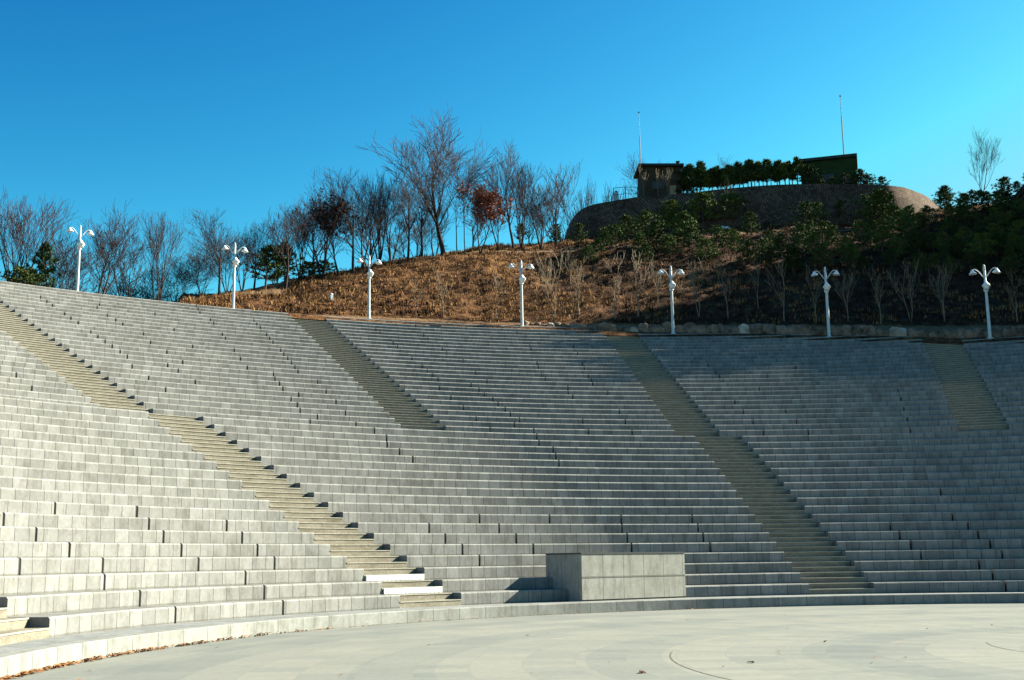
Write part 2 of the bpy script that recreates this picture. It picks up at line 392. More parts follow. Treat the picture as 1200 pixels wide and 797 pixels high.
def seat_row(r, th0, th1, parent, podium=None):
    """one curved tier of granite seat slabs with real gaps between slab runs"""
    R, H = row_R(r), row_H(r)
    h = (H-row_H(r-1)) if r > 1 else H-HC
    d = (row_R(r+1)-R) if r != 19 else DT
    if r == 46: d = 1.2
    mb = MB(); gap = 0.045; sd_ = 0.34
    Rm = R+dl((th0+th1)/2)
    off = random.Random(r*7+int(th0*100)).uniform(0, 5)
    cuts = sorted(t for t in SLOTS.get(r, []) if th0+1.2/Rm < t < th1-1.2/Rm)
    spans = []; a = th0
    for c in cuts: spans.append((a, c-gap/Rm)); a = c+gap/Rm
    spans.append((a, th1))
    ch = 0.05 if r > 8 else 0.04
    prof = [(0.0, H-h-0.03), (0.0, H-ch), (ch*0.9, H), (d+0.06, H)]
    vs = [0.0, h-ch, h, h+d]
    for (a, b) in spans:
        n = max(1, int(abs(b-a)*Rm/0.8)); T = [a+(b-a)*i/n for i in range(n+1)]
        for i in range(n):
            t0, t1 = T[i], T[i+1]
            for k in range(3):
                (ra, za), (rb, zb) = prof[k], prof[k+1]
                u0, u1 = (t0+3)*Rm+off, (t1+3)*Rm+off
                mb.face([PT(R+ra, t0, za), PT(R+ra, t1, za), PT(R+rb, t1, zb), PT(R+rb, t0, zb)],
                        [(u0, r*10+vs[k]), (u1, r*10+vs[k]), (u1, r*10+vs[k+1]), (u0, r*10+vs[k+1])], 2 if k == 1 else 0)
        for t, sgn in ((a, 1), (b, -1)):
            pts = [PT(R+q, t, z) for q, z in prof] + [PT(R+d+0.06, t, H-h-0.03)]
            u = 0.28
            mb.face(pts if sgn < 0 else pts[::-1], [(u, r*10+.1)]*5, 0)
    # dark recessed core behind the gaps
    for c in cuts:
        e = (gap+0.02)/Rm
        mb.face([PT(R+sd_, c-e, H-h-.02), PT(R+sd_, c+e, H-h-.02), PT(R+sd_, c+e, H-.03), PT(R+sd_, c-e, H-.03)], None, 1)
        mb.face([PT(R+sd_, c-e, H-.03), PT(R+sd_, c+e, H-.03), PT(R+d, c+e, H-.03), PT(R+d, c-e, H-.03)], None, 1)
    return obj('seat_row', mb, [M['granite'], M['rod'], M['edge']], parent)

def bank(label, rows, aL, aR):
    thm = ((aL if aL is not None else -1.95)+(aR if aR is not None else 1.0))/2
    root = empty('seating_bank', PT(row_R(rows[0]), thm, HC))
    tag(root, label, 'seating', 'curved banks of stone seats')
    for r in rows:
        R = row_R(r)
        t0 = edge(R, aL, HW) if aL is not None else -1.95
        t1 = edge(R, aR, -HW) if aR is not None else 0.98
        if r > 36:     # rows fade out where the rim cuts them
            ts = np.linspace(t0, t1, 200); inside = [t for t in ts if rim_n(t) >= r-0.25]
            if not inside: continue
            t1 = max(inside)
            if t1-t0 < 0.02: continue
        seat_row(r, t0, t1, root)

bank('lower bank of pale stone seats at the far left edge beyond the nearest stair', range(1, 20), None, aZ)
bank('large sunlit lower bank of pale stone seats on the left of the long stair', range(1, 20), aZ, aA)
bank('wide middle lower bank of stone seats with the concrete podium at its foot', range(1, 20), aA, aC)
bank('dark shaded lower bank of stone seats at the right of the photo', range(1, 20), aC, aE)
bank('upper bank of sunlit stone seats left of the long left stair', range(20, 47), aY, aA)
bank('upper bank of pale stone seats below the bare trees, between the two left stairs', range(20, 47), aA, aB)
bank('upper middle bank of grey stone seats below the brown grassy slope', range(20, 47), aB, aC)
bank('upper bank of blue shaded stone seats between the two right stairs', range(20, 47), aC, aD)
bank('upper right corner bank of dark stone seats below the last lamp', range(20, 47), aD, None)

def stair(label, a, rows):
    root = empty('staircase', PT(row_R(rows[0]), a, row_H(rows[0]-1) if rows[0] > 1 else HC))
    tag(root, label, 'stairs', 'concrete stairs between the seating banks')
    for r in rows:
        if r > rim_n(a)+0.6: break
        R, H = row_R(r), row_H(r); Hp = row_H(r-1) if r > 1 else HC
        d = (row_R(r+1)-R) if r != 19 else DT
        for k in (0, 1):
            zf, zt = (Hp, (Hp+H)/2) if k == 0 else ((Hp+H)/2, H)
            if r in (20,) : pass
            ra = R+k*d/2; rb = R+(k+1)*d/2+0.05; mb = MB(); z0 = zf-0.05
            zt -= 0.006
            n = 4
            Ta = [edge(ra, a, -HW)+(edge(ra, a, HW)-edge(ra, a, -HW))*i/n for i in range(n+1)]
            Tb = [edge(rb, a, -HW)+(edge(rb, a, HW)-edge(rb, a, -HW))*i/n for i in range(n+1)]
            c = 0.02
            for i in range(n):
                A0, A1 = Ta[i], Ta[i+1]
                mb.face([PT(ra, A0, z0), PT(ra, A1, z0), PT(ra, A1, zt-.035), PT(ra, A0, zt-.035)])
                mb.face([PT(ra, A0, zt-.035), PT(ra, A1, zt-.035), PT(ra-c, A1, zt-.035), PT(ra-c, A0, zt-.035)][::-1])
                mb.face([PT(ra-c, A0, zt-.035), PT(ra-c, A1, zt-.035), PT(ra-c, A1, zt), PT(ra-c, A0, zt)], None, 1)
                mb.face([PT(ra-c, A0, zt), PT(ra-c, A1, zt), PT(rb, Tb[i+1], zt), PT(rb, Tb[i], zt)])
            obj('step', mb, [M['step'], M['nosing']], root)
stair('short foot of a concrete stair cut off by the left edge of the photo', aZ, range(1, 20))
stair('lower flight of the left stair, with two white slatted boards near its foot', aA, range(1, 20))
stair('sunlit upper flight of the left stair, running up to the left edge', aA, range(20, 47))
stair('upper stair ending at the walkway, first from left that starts at the rim', aB, range(20, 47))
stair('upper flight of the right of centre stair, starting below the rocks', aC, range(20, 47))
stair('shaded lower flight of stairs right of the concrete podium', aC, range(1, 20))
stair('dark upper stair at the far right between the last two lamps', aD, range(20, 47))

def ring(name, rows, mats, label=None, cat=None, kind='structure', t0=-1.95, t1=0.98, step=0.012, adj=None):
    PT = (lambda R, t, z: globals()['PT'](R+(adj(t) if adj and R < R1-0.5 else 0), t, z))
    """swept strip: rows = list of (R, z)"""
    mb = MB(); n = int((t1-t0)/step); vv = 0; 
    for k in range(len(rows)-1):
        (ra, za), (rb, zb) = rows[k], rows[k+1]; L = hypot(rb-ra, zb-za)
        for i in range(n):
            a, b = t0+(t1-t0)*i/n, t0+(t1-t0)*(i+1)/n
            mb.face([PT(ra, a, za), PT(ra, b, za), PT(rb, b, zb), PT(rb, a, zb)],
                    [((a+3)*ra, vv), ((b+3)*ra, vv), ((b+3)*ra, vv+L), ((a+3)*ra, vv+L)])
        vv += L
    return tag(obj(name, mb, mats), label, cat, None, kind)
RC = R1-CW
def dlk(th): return float(np.interp(th, [-3, -1.6, -1.45, -1.19, -1.0], [.4, .42, .38, .36, 0]))-(dl(th) if th < -1.0 else 0) if th < -1.19 else float(np.interp(th, [-1.19, -1.0], [.36-dl(-1.19), 0]))
ring('kerb', [(RC, -0.05), (RC, HC-0.025), (RC+0.025, HC), (RC+0.45, HC)], M['kerb'], adj=dlk, t0=-2.15)
ring('terrace', [(RC+0.45, HC-0.003), (R1+0.1, HC-0.003)], M['slab'], adj=dlk, t0=-2.15)
ring('walkway', [(R19+DT-0.02, H19-0.004), (R20+0.15, H19-0.004)], M['slab'])

# stage floor and surrounding ground
mb = MB(); n = 120
for k in range(n):
    a, b = 2*pi*k/n, 2*pi*(k+1)/n
    mb.face([(0, 0, 0), (40*sin(b), 40*cos(b), 0), (40*sin(a), 40*cos(a), 0)])
tag(obj('stage_floor', mb, M['floor']), kind='structure')
mb = MB()
for i in range(-6, 6):
    for j in range(-6, 6):
        q = 500; mb.face([(i*q, j*q, -.06), (i*q+q, j*q, -.06), (i*q+q, j*q+q, -.06), (i*q, j*q+q, -.06)])
tag(obj('ground', mb, M['earth']), kind='structure')
for Rg, a0, a1, nm in ((12.45, -2.05, -1.27, 'x'), (6.5, -1.8, -0.838, 'y')):   # inlaid drain channels
    mb = MB(); n = 40
    for k in range(n):
        a, b = a0+(a1-a0)*k/n, a0+(a1-a0)*(k+1)/n
        P = lambda r, t: ((r+(2.12*(t+.838)+.18 if nm == 'y' else 0))*sin(t), (r+(2.12*(t+.838)+.18 if nm == 'y' else 0))*cos(t), 0.004)
        mb.face([P(Rg, a), P(Rg+.03, a), P(Rg+.03, b), P(Rg, b)][::-1])
    o = obj('drain_channel', mb, M['rod'])
    tag(o, 'thin dark curved drain line in the paving, ' + ('nearer the middle of the floor' if nm == 'x' else 'at the right edge of the floor'), 'drain', 'curved drain lines in the floor')

# ------------------------------------------------------------------ podium
def at_z(px, py, z):
    d = ray(px, py); t = (z-CZ)/d.z; return Vector((CX, CY, CZ))+d*t
PZ = HC+0.42*4-0.03
# front edge lies on the terrace; the body runs back into the tiers
pth = -0.385; tR = R1-0.62+dl(pth)
pc = Vector((tR*sin(pth), tR*cos(pth), 0))
nr = Vector((sin(pth-0.14), cos(pth-0.14), 0)); tg = Vector((cos(pth-0.14), -sin(pth-0.14), 0))
# slide along the tangent so the left front edge falls where the photo has it
def podium():
    WL, WR, DP = PW
    root = empty('podium', pc+Vector((0, 0, HC)))
    tag(root, 'big flat topped concrete block in front of the lowest seats', 'podium')
    mb = MB(); z0, z1 = HC-0.02, PZ
    A, B = pc-tg*WL, pc+tg*WR; C, D = B+nr*DP, A+nr*DP
    def quad(P, Q, za, zb, m=0, u0=0.0):
        L = (Q-P).length
        mb.face([(P.x, P.y, za), (Q.x, Q.y, za), (Q.x, Q.y, zb), (P.x, P.y, zb)], [(u0, 100+za), (u0+L, 100+za), (u0+L, 100+zb), (u0, 100+zb)], m)
    zm = HC+0.80
    quad(A, B, z0+.07, zm-.008); quad(A+nr*.012, B+nr*.012, zm-.008, zm+.008, 1); 
    mb2 = mb
    L = (B-A).length
    mb.face([(A.x, A.y, zm+.008), (B.x, B.y, zm+.008), (B.x, B.y, z1), (A.x, A.y, z1)], [(0, 110), (L, 110), (L, 111), (0, 111)])
    quad(A+nr*.03, B+nr*.03, z0, z0+.07, 1)
    quad(D, A, z0, z1, 0, 3); quad(B, C, z0, z1, 0, 6); quad(C, D, z0, z1, 0, 9)
    obj('block', mb, [M['podium'], M['rod']], root)
    mb = MB(); e = 0.02
    Q = [A-nr*e-tg*e, B-nr*e+tg*e, C+tg*e, D-tg*e]
    mb.face([(q.x, q.y, z1+.055) for q in Q], [(0, 120), (4, 120), (4, 121), (0, 121)])
    for i in range(4):
        P, R_ = Q[i], Q[(i+1) % 4]
        mb.face([(P.x, P.y, z1), (R_.x, R_.y, z1), (R_.x, R_.y, z1+.055), (P.x, P.y, z1+.055)])
    obj('top_slab', mb, M['kerb'], root)
PW = (1.95, 1.95, 3.4)
def fit_edge(px):
    best = min(np.linspace(-4, 4, 400), key=lambda s: abs(project(pc+tg*float(s)+Vector((0, 0, HC)))[0]-px)); return float(best)
PW = (-fit_edge(682.5), fit_edge(804), 2.1)
podium()

# white slatted boards on the stair
for r, lab in ((2, 'white slatted board across the stair, lower of the two'), (3, 'white slatted board across the stair, upper of the two')):
    R = row_R(r)-0.035; z0 = row_H(r-1)+.004; hh = 0.185
    root = empty('slatted_board', PT(R, aA, z0)); tag(root, lab, 'board', 'white boards on the left stair')
    mb = MB(); t0, t1 = edge(R, aA, -HW+0.06), edge(R, aA, HW-0.06)
    A, B = Vector(PT(R, t0, z0)), Vector(PT(R, t1, z0)); dv = (B-A); L = dv.length; rz = atan2(dv.y, dv.x); dv.normalize()
    mb.box(A+dv*L/2+Vector((0, 0, hh/2)), (L, 0.03, hh), rz); obj('back_panel', mb, M['white'], root)
    mb = MB(); k = 14; out_ = Vector((dv.y, -dv.x, 0))
    for i in range(k): mb.box(A+dv*(L*(i+.5)/k)+out_*0.025+Vector((0, 0, hh/2)), (L/k*0.84, 0.016, hh*.96), rz)
    obj('slats', mb, M['white'], root)

# ------------------------------------------------------------------ hill terrain
# columns: px -> list of (distance out from rim, pixel height at that distance) ; 'z' entries are metres above rim
def rim_at(px):
    ts = [i*0.004-1.6 for i in range(750)]
    best = None
    for t in ts:
        P = PT(rim_R(t), t, rim_z(t)); x, y, z = project(P)
        if z < 5: continue
        if best is None or abs(x-px) < best[0]: best = (abs(x-px), t, P)
    return best[1], best[2]
COLS = [ # px, [(R beyond rim, py)...]  , last entries ('z', dz) relative to crest
 (-500, [(4, 'r-0.5'), (15, 'r-1'), (40, 'r-4')]),
 (-150, [(4, 'r-0.5'), (15, 'r-1'), (40, 'r-4')]),
 (0,   [(4, 'r-0.5'), (12, 'r-0.6'), (40, 'r-3')]),
 (150, [(4, 'r-0.5'), (12, 'r-0.3'), (40, 'r-2')]),
 (215, [(4, 'r-0.5'), (12, 350), (40, 349)]),
 (300, [(3, 'r-0.1'), (9, 350), (16, 342), (32, 340)]),
 (350, [(3, 'r+0.1'), (8, 357), (18, 333), (32, 329)]),
 (400, [(3, 'r+0.1'), (6, 364), (19, 326), (32, 320)]),
 (450, [(3, 'r+0.1'), (6, 366), (21, 316), (34, 310)]),
 (500, [(3, 'r+0.1'), (6, 368), (23, 306), (36, 300)]),
 (560, [(3, 'r+0.1'), (6, 371), (25, 298), (31, 293), (38, 289)]),
 (620, [(3, 'r+0.1'), (6, 373), (26, 297), (31, 292), (39, 284)]),
 (680, [(3, 'r+0.3'), (6, 374), (26, 297), (31, 291), (40, 279)]),
 (750, [(3, 'r+0.4'), (6, 373), (26, 295), (31, 288), (42, 272)]),
 (850, [(3, 'r+0.5'), (6, 374), (26, 292), (38, 270), (44, 264)]),
 (950, [(3, 'r+0.6'), (6, 375), (27, 292), (38, 268), (46, 262)]),
 (1040,[(3, 'r+0.7'), (6, 375), (28, 290), (40, 266), (48, 258)]),
 (1100,[(3, 'r+0.8'), (6, 376), (28, 288), (42, 258), (50, 243)]),
 (1200,[(3, 'r+0.8'), (6, 375), (28, 286), (42, 252), (52, 234)]),
 (1350,[(3, 'r+0.8'), (6, 'r+2'), (27, 'r+20'), (42, 'r+33'), (52, 'r+37')]),
 (1480,[(3, 'r+0.8'), (6, 'r+3'), (26, 'r+24'), (42, 'r+34'), (52, 'r+37')]),
 (1680,[(3, 'r+0.8'), (6, 'r+3'), (26, 'r+20'), (42, 'r+27'), (52, 'r+29')]),
 (1850,[(3, 'r+0.8'), (6, 'r+3'), (26, 'r+16'), (42, 'r+21'), (52, 'r+23')]),
 (2200,[(3, 'r+0.8'), (6, 'r+3'), (26, 'r+15'), (42, 'r+20'), (52, 'r+22')]),
 (3400,[(3, 'r+0.8'), (6, 'r+3'), (26, 'r+14'), (42, 'r+18'), (52, 'r+20')]),
]
def build_cols():
    res = []
    for px, prof in COLS:
        th, P = rim_at(px); Rr = hypot(P[0], P[1]); zr = P[2]
        d0 = Vector((P[0]-CX, P[1]-CY, 0)); dist0 = d0.length
        az = atan2(d0.x, d0.y)
        rows = [(-0.9, zr-0.55), (0.0, zr-(0.35 if px < 330 else 0.02))]
        for dr, v in prof:
            if isinstance(v, str): z = zr+float(v[1:])
            else:
                # height at (px, py) at that distance past the rim along the sight line
                rr = ray(px, v); hh = hypot(rr.x, rr.y); z = CZ+rr.z/hh*(dist0+dr)
            rows.append((dr, z))
        dl_, zl = rows[-1]
        rows += [(dl_+6, zl-0.6), (dl_+25, zl-6), (dl_+70, zl*0.55), (dl_+200, -1.0)]
        res.append((az, dist0, rows))
    return res
CL = build_cols()
NS = 150
svals = [0.0]+[ (i/(NS-1)) for i in range(1, NS)]
def prof_eval(rows, s):      # s in metres past rim
    return float(np.interp(s, [a for a, _ in rows], [b for _, b in rows]))
fine = np.concatenate([np.linspace(-0.9, 8, 24), np.linspace(8.5, 56, 96), np.linspace(58, 130, 24), np.linspace(140, 260, 8)])
azs = np.concatenate([np.linspace(CL[0][0], CL[4][0], 24, endpoint=False), np.linspace(CL[4][0], CL[18][0], 230, endpoint=False), np.linspace(CL[18][0], CL[-1][0], 70)])
from mathutils import noise as mnoise
def vnoise(x, y, z=0): return mnoise.noise(Vector((x, y, z)))
caz = [c[0] for c in CL]
G = []
for az in azs:
    zc = [[prof_eval(c[2], s) for s in fine] for c in CL]; break
zc = np.array(zc); dc = np.array([c[1] for c in CL])
terr_v = []; pathw = []; scrubw = []
def smooth_interp(xs, ys, x):
    i = int(np.searchsorted(xs, x))-1; i = max(0, min(len(xs)-2, i)); t = (x-xs[i])/(xs[i+1]-xs[i]); t = min(1, max(0, t))
    return ys[i]*(1-t)+ys[i+1]*t
zs_all = np.array([smooth_interp(caz, zc, az) for az in azs])
# soften the corners of the control profile
for it in range(2):
    zs_all[:, 8:-3] = (zs_all[:, 7:-4]+2*zs_all[:, 8:-3]+zs_all[:, 9:-2])/4
for i, az in enumerate(azs):
    # exact rim at this azimuth
    d0 = None
    lo, hi = 10.0, 130.0
    for _ in range(40):
        mid = (lo+hi)/2; X, Y = CX+sin(az)*mid, CY+cos(az)*mid; th = atan2(X, Y)
        if hypot(X, Y) < rim_R(th)+dl(th): lo = mid
        else: hi = mid
    d0 = (lo+hi)/2
    X, Y = CX+sin(az)*d0, CY+cos(az)*d0; zr = rim_z(atan2(X, Y)); zr_i = smooth_interp(caz, zc[:, list(fine).index(fine[0])], az)+0.55
    for j, s in enumerate(fine):
        D = d0+s; x, y = CX+sin(az)*D, CY+cos(az)*D
        z = zs_all[i][j]
        k = max(0.0, 1-max(0, s)/6.0); z += (zr-zr_i)*k
        amp = min(1.0, max(0.0, (s-4)/6.0))
        z += amp*(0.55*vnoise(x*.13, y*.13)+0.30*vnoise(x*.45, y*.45, 3)+0.22*vnoise(x*1.1, y*1.1, 7)+0.14*vnoise(x*2.3, y*2.3, 9))
        terr_v.append((x, y, z))
        px = 600+FPX*math.tan(az-YAW)
        p = 0.0
        if 1.0 < s < 4.6: p = 0.75
        if 27.5 < s < 30.5 and px < 760: p = 0.75
        if 14 < s < 30 and px < 330: p = 0.6
        if 36.5 < s < 39.5 and 780 < px < 1010: p = 0.7
        pathw.append(p)
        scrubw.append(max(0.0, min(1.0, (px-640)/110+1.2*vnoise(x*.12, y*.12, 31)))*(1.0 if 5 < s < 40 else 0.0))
nf = len(fine); F = []
for i in range(len(azs)-1):
    for j in range(nf-1):
        F.append((i*nf+j, (i+1)*nf+j, (i+1)*nf+j+1, i*nf+j+1))
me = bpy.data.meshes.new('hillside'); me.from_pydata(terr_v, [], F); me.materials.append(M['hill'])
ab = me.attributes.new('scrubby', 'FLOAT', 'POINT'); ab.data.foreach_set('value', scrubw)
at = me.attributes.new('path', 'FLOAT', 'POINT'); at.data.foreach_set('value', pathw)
me.polygons.foreach_set('use_smooth', [True]*len(F)); me.update()
hill = bpy.data.objects.new('hillside', me); COL.objects.link(hill); hill['kind'] = 'structure'
BV = BVHTree.FromPolygons([Vector(v) for v in terr_v], F)
O = Vector((CX, CY, CZ))
def hit(px, py):
    d = ray(px, py).normalized(); h = BV.ray_cast(O+d*55, d, 400)
    return h[0]
def drop(x, y):
    h = BV.ray_cast(Vector((x, y, 200)), Vector((0, 0, -1)), 400)
    return h[0].z if h[0] else 0.0
def ground_at(px, s):
    """point on the terrain on the sight line column px, s metres past the rim"""
    pq = px
    for _it in range(3):
        d = ray(pq, 380); hh = hypot(d.x, d.y); dx, dy = d.x/hh, d.y/hh
        lo, hi = 10.0, 130.0
        for _ in range(26):
            mid = (lo+hi)/2; X, Y = CX+dx*mid, CY+dy*mid; th = atan2(X, Y)
            if hypot(X, Y) < rim_R(th)+dl(th): lo = mid
            else: hi = mid
        D = lo+s; x, y = CX+dx*D, CY+dy*D
        P = Vector((x, y, drop(x, y)))
        if px > 1260: break
        e = px-project(P)[0]
        if abs(e) < .3: break
        pq += e
    return P
def height_to(P, py):
    """height above P whose top is seen at picture row py"""
    d = hypot(P.x-CX, P.y-CY); x, _, _ = project(P)
    r_ = ray(x, py); return CZ+r_.z/hypot(r_.x, r_.y)*d-P.z

# dry grass: countless tufts, one object
rg = random.Random(11); mb = MB(); mbd = MB()
def tuft(mbx, P, h, w, n):
    for _ in range(n):
        a = rg.uniform(0, 2*pi); l = rg.uniform(.2, .7)*h
        bx, by = P.x+rg.uniform(-w, w), P.y+rg.uniform(-w, w); t = rg.uniform(.03, .07)
        mbx.face([(bx-t*sin(a), by+t*cos(a), P.z-.08), (bx+t*sin(a), by-t*cos(a), P.z-.08), (bx+l*cos(a), by+l*sin(a), P.z+h*rg.uniform(.6, 1.1))])
cnt = 0
while cnt < 9000:
    px = rg.uniform(215, 1230); s = rg.uniform(5, 42) if px < 700 else rg.uniform(5, 46)
    if 27.5 < s < 30.5 and px < 760: continue
    if px < 340 and s > 12 and rg.random() < .8: continue
    P = ground_at(px, s); cnt += 1
    dark = vnoise(P.x*.2, P.y*.2, 4)+ (0.38 if px > 700 else -0.12)
    tuft(mbd if rg.random() < .38+dark else mb, P, rg.uniform(.15, .42), .35, 8)
tag(obj('dry_grass', mb, M['grass']), 'dry orange grass tufts covering the slope', 'grass', None, 'stuff')
tag(obj('dead_scrub', mbd, M['scrub']), 'dark dead scrub between the grass on the slope', 'undergrowth', None, 'stuff')

# ------------------------------------------------------------------ fort-like stone retaining wall and hilltop
FP = [ # px, metres past the rim, base py, top py
 (664, 62, 282, 276), (667, 55, 282, 262), (676, 50, 282, 249), (690, 46.5, 282, 240.5), (715, 44.5, 281, 236), (745, 43.5, 279, 231), (775, 43, 276, 228.5), (803, 43, 273, 227), (850, 43, 270, 221), (900, 44, 266, 217),
 (940, 45, 266, 215.5), (985, 46, 265, 216), (1020, 46, 265, 216), (1042, 47, 264, 217.5), (1058, 49, 262, 219), (1073, 52.5, 262, 224), (1086, 57.5, 262, 230), (1095, 64, 262, 237), (1100, 72, 262, 242), (1101, 80, 262, 247)]
def P_at(px, s, py):
    d = ray(px, py); hh = hypot(d.x, d.y)
    g = ground_at(px, s); D = hypot(g.x-CX, g.y-CY)
    return O+d*(D/hh)
cp = []
for i in range(len(FP)-1):
    a, b = FP[i], FP[i+1]; k = 6
    for j in range(k): cp.append(tuple(a[q]+(b[q]-a[q])*j/k for q in range(4)))
cp.append(FP[-1])
for _ in range(6): cp = [cp[0]]+[tuple((cp[i-1][q]+2*cp[i][q]+cp[i+1][q])/4 for q in range(4)) for i in range(1, len(cp)-1)]+[cp[-1]]
wall = empty('retaining_wall', P_at(850, 44, 264)); tag(wall, 'curved dark stone retaining wall ringing the hilltop under the two huts', 'wall')
mb = MB(); prev = None; u = 0.0; tops = []
cen = P_at(880, 70, 222)
for (px, s, pb, pt_) in cp:
    T = P_at(px, s, pt_); B = P_at(px, s, pb)
    n_ = Vector((T.x-cen.x, T.y-cen.y, 0)).normalized()
    B = Vector((T.x, T.y, B.z-1.5))+n_*(T.z-B.z)*0.28
    rows_ = []
    for q in range(9):
        f = q/8; P = B.lerp(T, f)+n_*(0.35*sin(pi*f)+0.12*vnoise(B.x*.5+q, B.y*.5, q)); rows_.append(P)
    T2 = T-n_*0.7+Vector((0, 0, .12)); rows_.append(T2); tops.append(T2)
    if prev is not None:
        du = (rows_[0]-prev[0]).length
        for q in range(9):
            mb.face([prev[q], rows_[q], rows_[q+1], prev[q+1]], [(u, q*.8), (u+du, q*.8), (u+du, q*.8+.8), (u, q*.8+.8)])
        u += du
    prev = rows_
obj('wall_face', mb, M['fort'], wall, smooth=True)
mb = MB()
back = [P+Vector(((P.x-CX), (P.y-CY), 0)).normalized()*34+Vector((0, 0, 1.2)) for P in tops]
K = 10
for i in range(len(tops)-1):
    for k in range(K):
        g = lambda P, Q, f: P.lerp(Q, f)+Vector((0, 0, 0.4*sin(min(1, f*3)*pi/2)+.25*vnoise(P.x*.3, P.y*.3+f*9, 5)*min(1, f*8)))
        a, b, c, d = g(tops[i], back[i], k/K), g(tops[i+1], back[i+1], k/K), g(tops[i+1], back[i+1], (k+1)/K), g(tops[i], back[i], (k+1)/K)
        mb.face([a, b, c, d])
ht = obj('hilltop', mb, M['hill'], None, smooth=True); ht['kind'] = 'structure'
HB = BVHTree.FromPolygons([Vector(v) for v in mb.v], mb.f)
def top_z(x, y):
    h = HB.ray_cast(Vector((x, y, 200)), Vector((0, 0, -1)), 400); return h[0].z if h[0] else drop(x, y)
def plateau(px, s):
    g = ground_at(px, s); return Vector((g.x, g.y, top_z(g.x, g.y)))

# buildings on the hilltop
def local_box(mb, P, tv, nv, x0, x1, y0, y1, z0, z1, m=0):
    def q(x, y, z): v = P+tv*x+nv*y; return (v.x, v.y, P.z+z)
    c = [q(x0, y0, z0), q(x1, y0, z0), q(x1, y1, z0), q(x0, y1, z0), q(x0, y0, z1), q(x1, y0, z1), q(x1, y1, z1), q(x0, y1, z1)]
    for f in ((3, 2, 1, 0), (4, 5, 6, 7), (0, 1, 5, 4), (1, 2, 6, 5), (2, 3, 7, 6), (3, 0, 4, 7)): mb.face([c[i] for i in f], None, m)
def hut(pxL, pxR, s, pyTL, pyTR, label, cat, rot, wallm, sidem, dp, name, oh=0.45, roofh=0.28):
    P = plateau((pxL+pxR)/2, s); dist = hypot(P.x-CX, P.y-CY)
    wdt = (pxR-pxL)/FPX*dist/cos(rot)*cos(0)
    h = height_to(P, (pyTL+pyTR)/2)
    d = Vector((P.x-CX, P.y-CY, 0)).normalized(); a = atan2(d.x, d.y)+rot
    nv = Vector((sin(a), cos(a), 0)); tv = Vector((cos(a), -sin(a), 0))
    root = empty(name, P); tag(root, label, cat)
    mb = MB(); x = wdt/2
    local_box(mb, P, tv, nv, -x, x, 0, dp, -0.6, h-roofh)
    obj('wall', mb, wallm, root)
    mb = MB(); local_box(mb, P, tv, nv, x+.004, x+.03, 0.05, dp-.05, -.3, h-roofh-.02); obj('side_face', mb, sidem, root)  # thin overlay; on the brown hut its colour holds the painted sunlight
    mb = MB(); local_box(mb, P, tv, nv, -x-oh, x+oh*.6, -oh*1.2, dp+oh, h-roofh+.003, h); obj('roof', mb, M['roof'], root)
    return P, tv, nv, wdt, h, root
P, tv, nv, wd, h, root = hut(755, 802, 47, 195, 191, 'dark brown flat roofed lookout hut behind bare saplings on the hilltop', 'hut', -0.16, M['hut_wall'], M['hut_side'], 4.2, 'lookout_hut')
mb = MB(); local_box(mb, P, tv, nv, -1.2, 0.2, -.03, -.004, 1.6, 2.5); obj('window', mb, M['dark_metal'], root)
mb = MB(); local_box(mb, P, tv, nv, .9, 1.7, -.03, -.004, -.1, 2.0); obj('door', mb, M['hut_side'], root)
mb = MB(); local_box(mb, P, tv, nv, wd/2-.3, wd/2-.05, 1.0, 1.3, h+.002, h+.7); local_box(mb, P, tv, nv, wd/2-.4, wd/2+.05, .9, 1.4, h+.702, h+.8); obj('chimney', mb, M['hut_wall'], root)
P, tv, nv, wd, h, root = hut(944, 1007, 51, 186, 182, 'green flat roofed bunker hut at the right of the hilltop, pines in front', 'hut', 0.02, M['green_wall'], M['green_wall'], 5.0, 'green_bunker', 0.35, 0.35)
mb = MB(); local_box(mb, P, tv, nv, -.8, .6, -.03, -.004, 1.7, 2.4); obj('window', mb, M['dark_metal'], root)
mb = MB(); local_box(mb, P, tv, nv, 1.4, 2.3, -.03, -.004, -.1, 2.0); obj('door', mb, M['dark_metal'], root)

def mast(px, s, py, pyj, label, r0):
    P = plateau(px, s); h = height_to(P, py); hj = height_to(P, pyj)
    root = empty('antenna_mast', P); tag(root, label, 'mast', 'antenna masts on the hilltop')
    mb = MB(); mb.tube([P+Vector((0, 0, -.3)), P+Vector((0, 0, hj))], [r0, r0*.85], 8); obj('lower_pole', mb, M['grey_metal'], root)
    mb = MB(); mb.tube([P+Vector((0, 0, hj-.05)), P+Vector((0, 0, h))], [r0*.55, r0*.3], 6); obj('whip', mb, M['grey_metal'], root)
    mb = MB(); mb.lathe(P+Vector((0, 0, h)), [(0, -.12), (.1, -.05), (.1, .1), (0, .2)], 8); obj('tip', mb, M['dark_metal'], root)
    mb = MB()
    mb.box(P+Vector((0, 0, -.05)), (.5, .5, .25)); obj('base', mb, M['kerb'], root)
mast(755, 53, 132, 160, 'thin pale antenna mast rising behind the brown lookout hut', 0.075)
mast(997, 56, 112, 136, 'tall antenna mast with thin tip rising behind the green bunker hut', 0.10)

